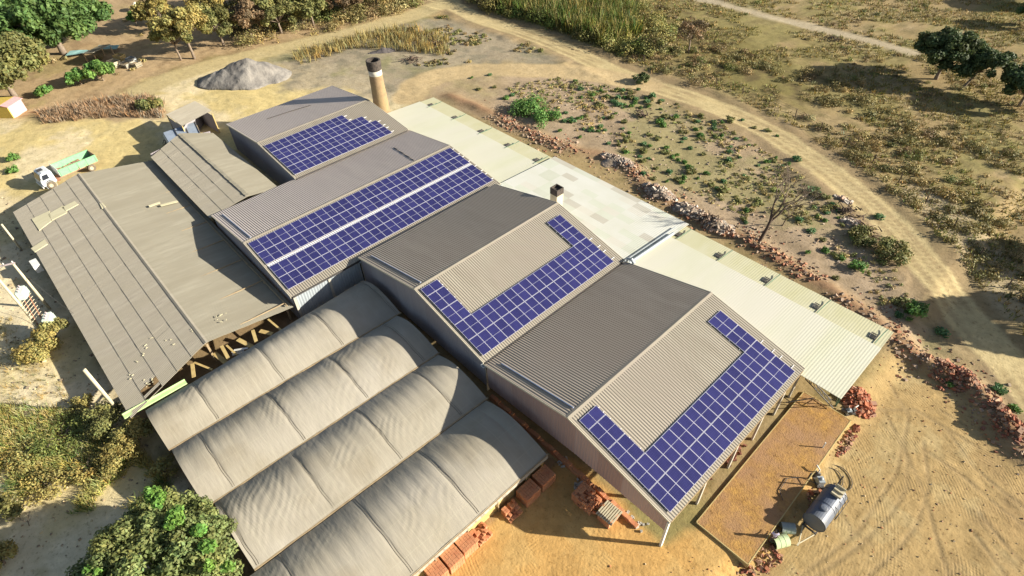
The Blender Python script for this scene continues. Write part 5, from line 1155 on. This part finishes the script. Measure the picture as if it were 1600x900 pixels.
def leaves(C_, R_, n, size, seed, squash=.8, up=.35, tv=.35, aspect=1.6):
    """leaf quads round clump centres C_ with radii R_; returns vertices, faces, tints"""
    r = np.random.default_rng(seed); C_ = np.asarray(C_, float); R_ = np.asarray(R_, float); w = R_**2; k = r.choice(len(C_), n, p=w/w.sum())
    d = r.normal(0, 1, (n, 3)); d /= np.linalg.norm(d, axis=1)[:, None]; q = r.uniform(.45, 1.08, n)[:, None]; P = C_[k]+d*q*R_[k][:, None]*np.array([1, 1, squash])
    nr = d+r.normal(0, .55, (n, 3)); nr[:, 2] += up; nr /= np.linalg.norm(nr, axis=1)[:, None]
    t = np.cross(nr, r.normal(0, 1, (n, 3))); t /= np.linalg.norm(t, axis=1)[:, None]; b = np.cross(nr, t)
    s = size*r.uniform(.6, 1.35, n)[:, None]; t = t*s*aspect*.5; b = b*s*.5
    V = np.stack([P-t, P+b*.9, P+t, P-b*.9], 1).reshape(-1, 3); Q = np.arange(4*n).reshape(n, 4)
    ct = r.uniform(1-tv, 1+tv, len(C_))[k]*r.uniform(.75, 1.25, n); hue = r.normal(0, .06, (len(C_)))[k]+r.normal(0, .06, n)
    return V, Q, np.stack([ct*(1+hue), ct, ct*(1-hue*.5)], 1)
def blades(P, n, h_, w_, spread, seed, lean=.35):
    """thin upright blades: n per point"""
    r = np.random.default_rng(seed); P = np.repeat(np.asarray(P, float), n, axis=0); N = len(P); a = r.uniform(0, 6.28, N); s = np.repeat(r.uniform(.6, 1.4, N//n), n)
    P = P+np.c_[np.cos(a), np.sin(a), np.zeros(N)]*(r.uniform(0, 1, N)*spread)[:, None]
    hh = h_*s*r.uniform(.6, 1.2, N); dr = np.c_[np.cos(a), np.sin(a)]*(hh*lean*r.uniform(.2, 1.2, N))[:, None]; a2 = r.uniform(0, 6.28, N); sx = np.c_[np.cos(a2), np.sin(a2), np.zeros(N)]*w_/2
    T = P+np.c_[dr, hh]; M_ = P+np.c_[dr*.35, hh*.55]
    V = np.stack([P-sx, P+sx, M_+sx*.9, T, M_-sx*.9], 1).reshape(-1, 3); i = np.arange(N)*5
    Q = np.concatenate([np.c_[i, i+1, i+2, i+4], np.c_[i+4, i+2, i+3, i+3]]); Q[N:, 3] = i+3
    tt_ = np.repeat(r.uniform(.65, 1.35, N//n), n)*r.uniform(.8, 1.2, N); g = np.repeat(r.normal(0, .12, N//n), n); tc = np.stack([tt_*(1+g), tt_, tt_*(1-g)], 1)
    F3 = np.c_[i+4, i+2, i+3]
    return V, Q[:N], F3, tc
def blade_mesh(name, P, n, h_, w_, spread, seed, m, lean=.35, tintP=None, parent=None):
    V, Q, F3, tc = blades(P, n, h_, w_, spread, seed, lean)
    if tintP is not None: tc = tc*np.repeat(tintP, n, axis=0)
    # only quads: the tip becomes a narrow quad
    N = len(Q); V = V.reshape(N, 5, 3); base = V.copy(); V = np.stack([V[:, 0], V[:, 1], V[:, 2], V[:, 3]+(V[:, 1]-V[:, 0])*.12, V[:, 3], V[:, 4]], 1).reshape(-1, 3); i = np.arange(N)*6
    Q = np.concatenate([np.c_[i, i+1, i+2, i+5], np.c_[i+5, i+2, i+3, i+4]]); return mesh(name, V, Q, m, parent, colors=np.concatenate([tc, tc]))
def limb_tree(base, tips, r0, fork, seed, m, parent, name='limbs', trunk_name='trunk'):
    rnd = random.Random(seed); B = Vector((0, 0, 0)); Fk = Vector(fork)
    b = MB(); b.tube([(0, 0, -.3), tuple(Fk*.3+Vector((rnd.uniform(-.1, .1), 0, 0))), tuple(Fk*.7+Vector((0, rnd.uniform(-.15, .15), 0))), tuple(Fk)], [r0*1.25, r0, r0*.85, r0*.75], 8); b.build(trunk_name, m, parent, smooth=True)
    b = MB()
    for t in tips:
        T = Vector(t); mid = Fk.lerp(T, .5)+Vector((rnd.uniform(-.3, .3), rnd.uniform(-.3, .3), rnd.uniform(-.1, .4)))
        b.tube([tuple(Fk-Vector((0, 0, .1))), tuple(mid), tuple(T)], [r0*.5, r0*.28, r0*.08], 5)
    if len(tips): b.build(name, m, parent, smooth=True)
def tree(label, uv, hcrown, R_, rz_, nleaf, leaf, m, seed, cat='tree', group=None, name='leafy_tree', nclump=34, offset=(0, 0), base=None, bark=None, clr=.42, tv=.3, squash=.8, gap=.0):
    p = GH(*uv) if base is None else np.array([base[0], base[1], H(*base)]); rr = np.random.default_rng(seed)
    r = empty(name, tuple(p)); tag(r, label, cat, group)
    d = rr.normal(0, 1, (nclump, 3)); d /= np.linalg.norm(d, axis=1)[:, None]; d[:, 2] = np.where(d[:, 2] < -.45, -d[:, 2]*.5, d[:, 2]); q = rr.uniform(.45, .86, nclump)**.8
    C_ = np.c_[offset[0]+d[:, 0]*q*R_, offset[1]+d[:, 1]*q*R_, hcrown+d[:, 2]*q*rz_]; cr = rr.uniform(clr*.6, clr, nclump)*R_*(1-gap)
    limb_tree(p, C_[:min(16, nclump)], max(.08, R_*.05), (offset[0]*.5, offset[1]*.5, max(.3, hcrown-rz_*.6)), seed, bark or M_bark, r)
    V, Q, tc = leaves(C_, cr, nleaf, leaf, seed, squash=squash, tv=tv); k = V[:, 2].reshape(-1, 4).min(1) > .05
    mesh('crown', V.reshape(-1, 4, 3)[k].reshape(-1, 3), np.arange(4*k.sum()).reshape(-1, 4), m, r, colors=tc[k]); return r
# nearest tree, bottom left
q = G(243, 885, 4.0); tree('large bushy tree at the bottom left corner beside the film tunnels', None, 3.6, 5.8, 3.2, 95000, .17, leafmat('brownish_green_leaves', ((.20, .225, .08), (.15, .19, .06))), 101, base=(q[0], q[1]), nclump=230, clr=.17, tv=.25, gap=.0)
rr = np.random.default_rng(5); C_ = []
for (u, v, n) in ((240, 776, 6), (275, 808, 7), (322, 830, 3), (328, 855, 2), (150, 900, 2), (345, 882, 2)):
    for i in range(n): qq = G(u+rr.normal(0, 9), v+rr.normal(0, 6), 6.6-.5*abs(u-245)/60); C_.append(qq)
V, Q, tc = leaves(np.array(C_), np.full(len(C_), .42), 2600, .2, 9, tv=.1); tr_ = [o for o in COL.objects if o.name.startswith('leafy_tree')][0]
o = mesh('fresh_shoots', V-np.array(tr_.location)[None], Q, leafmat('vivid_green_leaves', ((.15, .28, .05), (.13, .25, .05))), tr_, colors=tc)
# big trees, top left
tree('very big bright green tree at the top left, casting a dark shade', (100, 84), 7.5, 12.0, 7, 65000, .5, M_leafg, 103, nclump=220, clr=.17, tv=.22)
tree('dark olive tree at the top left edge, left of the very big green one', (-4, 92), 7.0, 8.0, 5, 26000, .42, M_leafd, 104, nclump=50, clr=.3)
tree('olive and yellowish tree at the left edge above the painted shack', (24, 152), 5.6, 9.4, 4.6, 32000, .38, M_leafo, 105, nclump=120, clr=.2)
for i, (uv, hc, R_, rz_, n, m_, lb) in enumerate((
    ((304, 92), 6.5, 5.2, 3.6, 3800, M_leafy, 'golden thin-leaved tree with a pale straight trunk at the top left'),
    ((283, 94), 4.6, 3.9, 2.6, 2600, M_leafo, 'olive tree with a forked trunk just left of the golden one'),
    ((350, 72), 5.0, 4.8, 3.2, 3600, M_leafo, 'olive tree right of the golden one'),
    ((330, 30), 5.0, 5.5, 3.4, 3600, M_leafy, 'yellowish tree at the top edge behind the golden one'),
    ((395, 62), 4.4, 4.6, 3.4, 3600, M_leafb, 'brownish tree beside the sandy road, right of the olive ones'),
    ((440, 52), 4.4, 5.2, 3.4, 3600, M_leafo, 'olive scrub tree in the clump above the gravel mound'),
    ((490, 40), 4.0, 4.6, 3.4, 3600, M_leafo, 'round olive scrub tree right of centre in the clump above the gravel mound'),
    ((455, 15), 4.6, 5.5, 3.4, 3400, M_leafy, 'yellow-green scrub tree at the top edge above the gravel mound'),
    ((540, 25), 3.6, 5.2, 3.0, 3200, M_leafb, 'brown scrub tree above the sandy road at the top'),
    ((590, 12), 3.6, 4.8, 3.0, 3200, M_leafy, 'yellowish scrub tree near the road junction at the top'),
    ((385, 12), 5.0, 6.0, 3.8, 3800, M_leafb, 'dark brownish tree at the top edge left of the clump'),
    ((255, 48), 4.0, 4.2, 3.0, 2600, M_leafy, 'straw-coloured bushy tree behind the forked olive one'))):
    tree(lb, uv, hc, R_, rz_, n*2, .3, m_, 110+i, nclump=34, clr=.27, tv=.3, group='scrub trees along the sandy road', name='scrub_tree')
# right-hand trees
tree('big dark green round tree in the open field at the right', (1462, 124), 4.4, 6.0, 3.9, 26000, .32, M_leafd, 131, nclump=110, clr=.2, tv=.2)
tree('smaller dark tree with a slanting trunk right of the big round one', (1502, 140), 4.4, 3.7, 2.5, 9000, .3, M_leafd, 132, nclump=34, clr=.28, offset=(1.6, 2.2), tv=.2)
tree('dark tree cut by the right edge, beyond the field path', (1592, 166), 3.6, 4.4, 3.0, 11000, .32, M_leafd, 133, nclump=38, clr=.28, tv=.2)
tree('small dark tree at the top right edge', (1612, 40), 3.2, 3.4, 2.6, 3000, .5, M_leafd, 134, nclump=26, clr=.3)
q = G(1640, 8); tree('tree outside the right edge casting its shade at the top right', None, 4.5, 4.6, 3, 4000, .6, M_leafd, 135, base=(q[0], q[1]), nclump=26)
sdv = np.array([math.cos(rad(SUN_AZ)), math.sin(rad(SUN_AZ))])/math.tan(rad(SUN_EL))
for i, (u, v, zc, R_, n) in enumerate(((1440, 497, 5.2, 2.6, 2200), (1590, 500, 6.5, 5.0, 9000), (1610, 400, 6.0, 4.0, 6000))):
    q = G(u, v)[:2]+sdv*zc; tree(['thin tree beyond the right edge whose shade falls across the curved road', 'broad tree beyond the right edge shading the road side', 'tree beyond the right edge shading the pale track'][i], None, zc, R_, R_*.7, n, .42, M_leafo, 140+i, base=(q[0], q[1]), nclump=26, gap=.2)
tree('grey twiggy tree standing alone in the scrub beyond the curved road', (1075, 82), 4.0, 3.1, 2.6, 1500, .22, M_leafb, 150, nclump=26, clr=.3, name='twiggy_tree')
# bare trees
def bare(label, uv, h_, seed, levels=5, r0=.17, lean=(0, 0)):
    p = GH(*uv); r = empty('bare_tree', tuple(p)); tag(r, label, 'bare tree'); rnd = random.Random(seed); b = MB(); tw = MB()
    def grow(P, D, L_, rad_, lv):
        mid = P+D*L_*.5+Vector((rnd.uniform(-1, 1), rnd.uniform(-1, 1), 0))*L_*.06; E2 = P+D*L_
        (b if lv > levels-2 else tw).tube([tuple(P), tuple(mid), tuple(E2)], [rad_, rad_*.85, rad_*.65], 6 if lv > 3 else 4, cap=False)
        if lv == 0: return
        for k in range(3 if lv > 1 else 4):
            ax = Vector((rnd.uniform(-1, 1), rnd.uniform(-1, 1), rnd.uniform(-.4, .6))).normalized(); nd = (D+ax*rnd.uniform(.45, .85)+Vector((0, 0, .12))).normalized()
            grow(P+D*L_*rnd.uniform(.7, 1.0), nd, L_*rnd.uniform(.62, .82), rad_*.56, lv-1)
    grow(Vector((0, 0, -.1)), Vector((lean[0], lean[1], 1)).normalized(), h_*.30, r0, levels)
    b.build('trunk', M_barkd, r, smooth=True); tw.build('branches', M_bark, r)
bare('tall bare tree standing by the brick rubble bank', (1187, 376), 12.0, 5, 5, .24, (.05, .28))
bare('small bare tree just right of the tall bare one', (1222, 353), 4.6, 8, 4, .08, (.1, .3))
bare('leafless white branch sticking up at the lower left edge', (15, 862), 2.2, 11, 3, .05, (.2, -.2))
bare('leafless pale twig in the shade of the corner tree', (45, 822), 2.0, 12, 3, .04, (-.2, .3))

# ------------------------------------------------------------------ shrubs and weeds, one by one
def shrub(uv, R_, hh, n, leaf, m, seed, label, group=None, nclump=14, base=None):
    return tree(label, uv, hh*.55, R_, hh*.5, n, leaf, m, seed, cat='shrub', group=group, name='shrub', nclump=nclump, clr=.45, base=base)
for i, (uv, R_, hh, n, lf, m_, lb) in enumerate((
    ((92, 532), 1.6, 2.6, 4500, .13, M_leafy, 'round yellow-olive shrub at the foot of the utility poles'),
    ((172, 672), 2.0, 2.4, 3600, .13, M_leafo, 'dark olive shrub at the near left corner of the old shed'),
    ((218, 690), 1.7, 2.2, 3000, .14, M_leafy, 'yellow-brown shrub between the olive one and the first tunnel'),
    ((195, 720), 1.9, 1.6, 2400, .12, M_leafy, 'dry straw-coloured shrub just below the olive and yellow-brown ones'),
    ((262, 742), 1.1, 1.8, 700, .14, M_leafy, 'sparse yellow shrub standing in the dark strip left of the tunnels'),
    ((100, 690), 2.5, .8, 3600, .12, leafmat('grassy_green_leaves', ((.17, .22, .055), (.22, .23, .07))), 'wide fresh green shrub on the sandy slope at the left'),
    ((45, 715), 2.0, .7, 1800, .13, M_leafy, 'straw-yellow shrub on the sandy slope, left of the fresh green one'),
    ((75, 760), 2.0, .8, 1800, .13, M_leafy, 'wide straw-olive shrub on the sandy slope, above the corner tree shade'),
    ((140, 735), 1.5, .8, 1500, .12, M_leafy, 'straw-yellow shrub right below the fresh green one'),
    ((15, 800), 1.8, 1.5, 2600, .16, M_leafo, 'olive shrub at the left edge above the corner tree shade'),
    ((8, 880), 1.3, 1.4, 1500, .16, M_leafy, 'yellow shrub at the bottom left corner'),
    ((130, 640), 1.2, 1.0, 1500, .14, M_leafy, 'low yellow shrub at the rim of the old shed shadow'),
    ((62, 553), 2.0, 1.2, 2600, .15, M_leafy, 'low spreading yellow-green shrub below the utility poles'),
    ((128, 132), 2.0, 2.7, 1800, .34, M_leafw, 'left of the two bright green bushes on the brown soil at the top left'),
    ((162, 126), 2.6, 3.4, 2600, .34, M_leafw, 'right and larger of the two bright green bushes at the top left'),
    ((70, 149), 1.4, 1.6, 1000, .3, M_leafw, 'small bright green bush near the painted shack'),
    ((237, 172), 2.0, 1.6, 1400, .28, M_leafo, 'dark olive bush beside the small hut'),
    ((215, 40), 1.4, 3.0, 900, .35, M_leafw, 'tall green shrub below the cow'),
    ((1390, 398), 2.2, 1.4, 1500, .2, M_leafo, 'grey-green shrub at the inner edge of the curved road'),
    ((1345, 375), 1.8, 1.1, 1100, .2, M_leafo, 'dull green shrub left of the grey-green one by the curved road'),
    ((1000, 128), 1.4, 1.3, 700, .25, M_leafd, 'dark shrub casting a spot of shade beside the curved road'),
    ((22, 250), 1.0, .8, 500, .22, M_leafw, 'bright green tuft beside the tip truck, farther from the camera'),
    ((21, 270), .9, .7, 400, .22, M_leafw, 'bright green tuft beside the tip truck cab'),
    ((825, 172), 3.2, 1.3, 2400, .2, M_leafw, 'dense green weeds patch behind the far cream roof'),
    ((850, 190), 2.8, 1.1, 1900, .2, M_leafw, 'dense green weeds patch next along the rubble bank'),
    ((1430, 490), 1.3, 1.2, 900, .18, M_leafw, 'green shrub in the tree shade beyond the open end of the near cream roof'),
    ((1338, 420), 1.0, .7, 400, .18, M_leafw, 'bright green tuft between the rubble bank and the curved road'))):
    shrub(uv, R_, hh, n, lf, m_, 200+i, lb)
# weeds: three sorts, copied
protos = []
for k, (lab, m_) in enumerate((('low bright green weed on the brown lot inside the road bend', M_leafw), ('low bluish-green weed on the brown lot inside the road bend', leafmat('bluish_weed_leaves', ((.10, .20, .075), (.09, .17, .065)))), ('low yellowish-green weed on the brown lot inside the road bend', M_leafo))):
    rr = np.random.default_rng(300+k); C_ = np.c_[rr.uniform(-.3, .3, 7), rr.uniform(-.3, .3, 7), rr.uniform(.1, .3, 7)]; V, Q, tc = leaves(C_, np.full(7, .26), 150, .15, 300+k, squash=.7); V[:, 2] = np.maximum(V[:, 2], .01)
    o = mesh('weed', V, Q, m_, colors=tc); tag(o, lab, 'weed', 'weeds scattered over the brown lot'); protos.append(o)
spots = [(737, 122), (765, 118), (772, 137), (748, 140), (872, 124), (900, 128), (893, 137), (908, 140), (950, 152), (977, 153), (985, 153), (993, 156), (960, 160), (966, 165), (908, 153), (935, 163), (1019, 152), (1033, 158), (955, 185), (962, 178), (1030, 192), (1036, 198), (920, 205), (935, 206), (906, 215), (1096, 213), (875, 205), (800, 150),
 (812, 160), (790, 155), (1000, 245), (1005, 235), (1040, 240), (1070, 255), (1075, 262), (1078, 270), (1020, 280), (1042, 284), (1005, 272), (1138, 252), (1105, 272), (1130, 300), (1162, 275), (1165, 330), (1178, 322), (1265, 300), (1275, 296), (1290, 310), (1310, 330), (1267, 362), (1262, 395), (1285, 375), (1305, 402), (1315, 406), (1372, 340), (1305, 435), (1350, 378), (1334, 372), (1288, 392), (1392, 228), (1140, 190), (1160, 188), (1178, 200), (1200, 205), (1215, 213), (1245, 250), (1410, 470), (1420, 500), (1480, 600), (1560, 610), (1585, 640), (1470, 520)]
rr = np.random.default_rng(77)
lotp = pw([(790, 135), (880, 120), (1000, 142), (1100, 178), (1190, 220), (1280, 290), (1370, 380), (1450, 470), (1400, 500), (1250, 400), (1100, 310), (960, 230), (820, 170)])
A_ = np.array(lotp); k = 0
pts = [tuple(GH(*s)) for s in spots]
while len(pts) < 210:
    x, y = rr.uniform(A_[:, 0].min(), A_[:, 0].max()), rr.uniform(A_[:, 1].min(), A_[:, 1].max())
    if inpoly(np.array([x]), np.array([y]), lotp)[0] and fbm(np.array([x]), np.array([y]), 8, 3, 88)[0] > .47: pts.append((x, y, H(x, y)))
for i, p in enumerate(pts):
    j = int(rr.integers(0, 3)) if i > 2 else i; o = protos[j]
    if i > 2: o = protos[j].copy(); COL.objects.link(o)
    o.location = p; s = float(rr.uniform(.6, 1.35))*(1.15 if i < len(spots) else .9); o.scale = (s, s, s*float(rr.uniform(.7, 1.2))); o.rotation_euler = (0, 0, float(rr.uniform(0, 6)))

# ------------------------------------------------------------------ uncountable growth
FIELD = pw([(735, 10), (860, 52), (960, 98), (1090, 142), (1210, 190), (1300, 250), (1380, 310), (1470, 400), (1540, 470), (1620, 560), (1900, 620), (2100, 200), (1700, -60), (700, -60)])
def scatter(poly, n, seed, keep=None):
    r = np.random.default_rng(seed); A = np.array(poly); out = []
    x = r.uniform(A[:, 0].min(), A[:, 0].max(), n); y = r.uniform(A[:, 1].min(), A[:, 1].max(), n); k = inpoly(x, y, poly)
    for rd, dd in ((R_MAIN, 4.2), (R_IN, 3.6), (R_TL, 3.2), (R_FAR, 1.6)): k &= pdist(x, y, rd) > dd
    if keep is not None: k &= keep(x, y)
    return x[k], y[k]
def bushes(name, x, y, rlo, rhi, per, leaf, m, seed, label, cat, tints=None, hk=.55):
    r = np.random.default_rng(seed); R_ = r.uniform(rlo, rhi, len(x))*r.uniform(.7, 1.2, len(x)); C_ = np.c_[x, y, height(x, y)+R_*hk*.6]
    V, Q, tc = leaves(C_, R_, per*len(x), leaf, seed, squash=hk, tv=.35)
    if tints is not None:
        w = R_**2; k = np.random.default_rng(seed).choice(len(C_), per*len(x), p=w/w.sum()); tc = tc*tints[k]
    o = mesh(name, V, Q, m, colors=tc); tag(o, label, cat, kind='stuff'); return o
white = leafmat('mixed_scrub_leaves', ((1, 1, 1), (.75, .75, .75)), .15)
TP = np.array([(.24, .20, .075), (.18, .16, .06), (.29, .225, .09), (.23, .165, .08), (.16, .175, .05), (.32, .26, .11), (.19, .14, .08)])*1.2
def tp(x, y, seed, pal=TP):
    r = np.random.default_rng(seed); k = np.clip((fbm(x, y, 14, 3, seed)*len(pal)*1.5-len(pal)*.25+r.normal(0, 1.1, len(x))).astype(int), 0, len(pal)-1); return pal[k]
x, y = scatter(FIELD, 2600, 401, lambda x, y: fbm(x, y, 13, 3, 51) > .50)
bushes('field_scrub', x, y, .3, .85, 70, .15, white, 402, 'low olive and brown scrub dotted over the open field beyond the curved road', 'scrub', tp(x, y, 403))
x, y = scatter(pw([(960, 95), (1090, 135), (1210, 182), (1330, 262), (1480, 400), (1620, 540), (1620, 250), (1500, 210), (1400, 180), (1300, 110), (1150, 50), (1040, 20), (980, 30)]), 2100, 411, lambda x, y: fbm(x, y, 9, 3, 52) > .47)
bushes('road_side_scrub', x, y, .4, 1.2, 100, .16, white, 412, 'denser olive-brown scrub in the strip beyond the curved road', 'scrub', tp(x, y, 413))
x, y = scatter(pw([(720, 8), (860, 45), (960, 86), (1010, 95), (1060, 60), (1000, 10), (960, -20), (700, -30)]), 1500, 421)
bushes('thicket', x, y, .7, 1.9, 130, .22, white, 422, 'dense thicket along the far side of the curved road at the top middle', 'thicket', tp(x, y, 423, TP[[0, 4, 1, 2, 3, 5]]*np.array([.95, 1.1, .85])), hk=.9)
x, y = scatter(pw([(740, 5), (860, 42), (945, 75), (1000, 60), (980, 0), (940, -20), (720, -20)]), 6500, 431)
G1 = np.array([(.22, .21, .05), (.10, .17, .03), (.30, .25, .09), (.15, .17, .04)])
blade_mesh('tall_grass', np.c_[x, y, height(x, y)], 7, 2.6, .16, .5, 432, leafmat('tall_grass_blades', ((1, 1, 1), (.8, .8, .8)), .2), tintP=tp(x, y, 433, G1)); tag(bpy.data.objects['tall_grass'], 'tall yellow-green grass rising from the thicket at the top middle', 'tall grass', kind='stuff')
x, y = scatter(pw([(380, 75), (480, 60), (560, 42), (640, 22), (690, -5), (640, -40), (400, -40), (330, 20)]), 1100, 441)
bushes('woodland_scrub', x, y, .7, 2.1, 130, .22, white, 442, 'dense olive and yellow undergrowth between the scrub trees at the top', 'undergrowth', tp(x, y, 443, TP[[5, 0, 2, 1, 3, 4]]), hk=.85)
x, y = scatter(pw([(-200, 60), (0, 150), (100, 110), (215, 120), (330, 90), (380, 40), (300, -60), (-200, -60)]), 900, 451, lambda x, y: fbm(x, y, 10, 3, 53) > .6)
bushes('yard_scrub', x, y, .3, .9, 40, .25, white, 452, 'thin scrub on the brown soil under the trees at the top left', 'scrub', tp(x, y, 453))
x, y = scatter(pw([(450, 80), (560, 52), (640, 45), (700, 60), (700, 90), (560, 75), (470, 100)]), 1400, 461)
blade_mesh('reed_stubble', np.c_[x, y, height(x, y)], 6, 1.3, .09, .5, 462, M_grassy); tag(bpy.data.objects['reed_stubble'], 'dry straw-coloured reeds between the sandy road and the chimney', 'reeds', kind='stuff')
# bare verge scrub in the middle islands
x, y = scatter(pw([(650, 105), (600, 60), (690, 25), (720, 30), (800, 55), (900, 92), (980, 120), (900, 106), (760, 100)]), 1500, 471, lambda x, y: fbm(x, y, 6, 3, 54) > .52)
bushes('island_scrub', x, y, .2, .6, 30, .18, white, 472, 'sparse low growth on the island between the two dirt roads', 'scrub', tp(x, y, 473, TP[[2, 5, 4, 3, 0]]))
x, y = scatter(lotp, 2600, 481, lambda x, y: fbm(x, y, 7, 3, 55) > .50)
bushes('lot_scrub', x, y, .15, .45, 24, .14, white, 482, 'short dry growth over the brown lot inside the road bend', 'scrub', tp(x, y, 483, TP[[2, 5, 4, 0, 4, 5]]*1.25))
# short grass over the open field
x, y = scatter(FIELD, 62000, 491, lambda x, y: (np.hypot(x-15, y+20) < 190) & (fbm(x, y, 6, 3, 56) > .42)); 
G2 = np.array([(.30, .25, .075), (.23, .21, .06), (.36, .27, .12), (.27, .20, .09), (.22, .23, .05)])
blade_mesh('field_grass', np.c_[x, y, height(x, y)], 4, .34, .13, .5, 492, leafmat('short_field_grass', ((1, 1, 1), (.8, .8, .8)), .15), lean=.8, tintP=tp(x, y, 493, G2)); tag(bpy.data.objects['field_grass'], 'short dry grass over the open field', 'grass', kind='stuff')
# brown dry weeds patch by the hut
x, y = scatter(pw([(70, 195), (60, 175), (150, 158), (215, 145), (255, 160), (255, 185), (180, 185)]), 1500, 501)
blade_mesh('brown_weeds', np.c_[x, y, height(x, y)], 7, .8, .09, .5, 502, leafmat('brown_weed_stalks', ((.34, .23, .14), (.26, .18, .11)), .1), lean=.6); tag(bpy.data.objects['brown_weeds'], 'brown dry weeds on the slope left of the small hut', 'dry weeds', kind='stuff')
# left slope growth
x, y = scatter(pw([(-40, 600), (0, 640), (60, 640), (140, 650), (215, 700), (270, 760), (240, 790), (120, 800), (0, 850), (-60, 800)]), 5200, 511, lambda x, y: (fbm(x, y, 4, 3, 57) > .44))
G3 = np.array([(.55, .47, .18), (.42, .40, .12), (.20, .28, .07), (.52, .42, .20), (.34, .29, .13)])
blade_mesh('slope_grass', np.c_[x, y, height(x, y)], 13, .6, .05, .34, 512, leafmat('slope_grass_blades', ((1, 1, 1), (.8, .8, .8)), .2), lean=.7, tintP=tp(x, y, 513, G3)); tag(bpy.data.objects['slope_grass'], 'yellow and green grass tufts on the sandy slope at the lower left', 'grass', kind='stuff')
x, y = scatter(pw([(-40, 480), (20, 500), (60, 560), (100, 600), (120, 650), (40, 640), (-40, 600)]), 500, 521)
blade_mesh('sparse_tufts', np.c_[x, y, height(x, y)], 8, .3, .03, .2, 522, M_grassy, lean=.7); tag(bpy.data.objects['sparse_tufts'], 'tiny dry tufts on the bare sand below the utility poles', 'grass', kind='stuff')
# stones
def stones(name, poly, n, size, cols, seed, label, keep=None):
    x, y = scatter(poly, n, seed, keep); cols = np.array(cols); r = np.random.default_rng(seed); tag(boxes(name, np.c_[x, y, height(x, y)+size*.2], (size, size*.8, size*.6), cols[r.integers(0, len(cols), len(x))], M_rub, seed=seed), label, 'stones', kind='stuff')
stones('sand_stones', Z_LEFT, 1500, .16, [(.35, .28, .18), (.6, .5, .3), (.25, .2, .14)], 531, 'small stones strewn over the sand at the left')
stones('lot_stones', lotp, 1300, .2, [(.5, .4, .3), (.35, .25, .17), (.3, .25, .2)], 532, 'small stones strewn over the brown lot')
stones('yard_stones', Z_YARD, 1300, .09, [(.5, .4, .25), (.35, .22, .14), (.42, .2, .1)], 533, 'small stones and brick chips strewn over the yard')
def brush(uv, n, L_, label, seed):
    p = GH(*uv); rnd = random.Random(seed); b = MB()
    for i in range(n):
        a = rnd.uniform(0, 6.28); x, y = p[0]+rnd.gauss(0, L_*.5), p[1]+rnd.gauss(0, L_*.35); z = H(x, y)+rnd.uniform(.05, .5); l2 = rnd.uniform(.4, 1)*L_
        b.tube([(x, y, z), (x+math.cos(a)*l2*.5, y+math.sin(a)*l2*.5, z+rnd.uniform(0, .35)), (x+math.cos(a)*l2, y+math.sin(a)*l2, z+rnd.uniform(-.1, .3))], [.09, .06, .03], 5)
    tag(b.build('brushwood_pile', M_barkd), label, 'brushwood', 'piles of dead branches')
for i, (uv, n, L_, lb) in enumerate((((672, 66), 60, 2.4, 'largest tangle of dead branches between the chimney and the road junction'), ((645, 96), 34, 1.4, 'small dark brush pile right behind the chimney'), ((1005, 182), 30, 1.1, 'dark pile of burnt sticks in the middle of the brown lot'), ((1325, 332), 26, 1.4, 'brushwood beside the pale rubble near the road bend'),
    ((1350, 360), 30, 1.5, 'brushwood below the pale rubble near the road bend'), ((640, 48), 20, 1.6, 'pale dead branches upper left of the largest tangle'), ((1302, 62), 16, 1.2, 'small pale branch heap in the field by the field path'), ((1110, 345), 50, 1.3, 'twigs piled on the rubble behind the near cream roof'), ((265, 228), 14, 1.0, 'sticks and scrap beside the blue-grey lean-to of the hut'))):
    brush(uv, n, L_, lb, 600+i)
q0 = GH(612, 76); b = MB()
lump('ash_heap', (600, 80), 3.2, 1.3, .6, mat('charcoal_ash', (.16, .14, .13), (.08, .07, .07), scale=1.5, rough=1, bump=.1), 'grey ash heap with a charred end behind the chimney top', 'ash heap', 71, rz=rad(60))
# wire fence beyond the curved road
fl2 = off(R_MAIN, -7.0) if pdist(np.array([off(R_MAIN, -7.0)[9][0]]), np.array([off(R_MAIN, -7.0)[9][1]]), [(40, 90), (41, 91)])[0] < pdist(np.array([off(R_MAIN, 7.0)[9][0]]), np.array([off(R_MAIN, 7.0)[9][1]]), [(40, 90), (41, 91)])[0] else off(R_MAIN, 7.0)
P = np.array(fl2); L_ = np.r_[0, np.cumsum(np.hypot(*np.diff(P, axis=0).T))]; fr = empty('wire_fence', (P[8][0], P[8][1], 0)); tag(fr, 'wire fence on thin wooden posts beyond the curved road', 'fence'); put = W(fr); tops = []
for t in np.arange(L_[3], L_[-2], 5.0):
    x = float(np.interp(t, L_, P[:, 0])); y = float(np.interp(t, L_, P[:, 1])); z = H(x, y); b = MB().tube([(x, y, z-.2), (x+random.uniform(-.15, .15), y+random.uniform(-.15, .15), z+1.35)], .07, 6); put(b.build('post', M_barkd, fr)); tops.append((x, y, z))
for hh in (.5, .9, 1.25): b = MB(); b.tube([(x, y, z+hh) for x, y, z in tops], .012, 3, cap=False); put(b.build('wire', M_dark, fr))
for o in COL.objects:
    if o.type == 'MESH' and o.parent is None and 'label' not in o and 'kind' not in o: print('UNTAGGED', o.name)
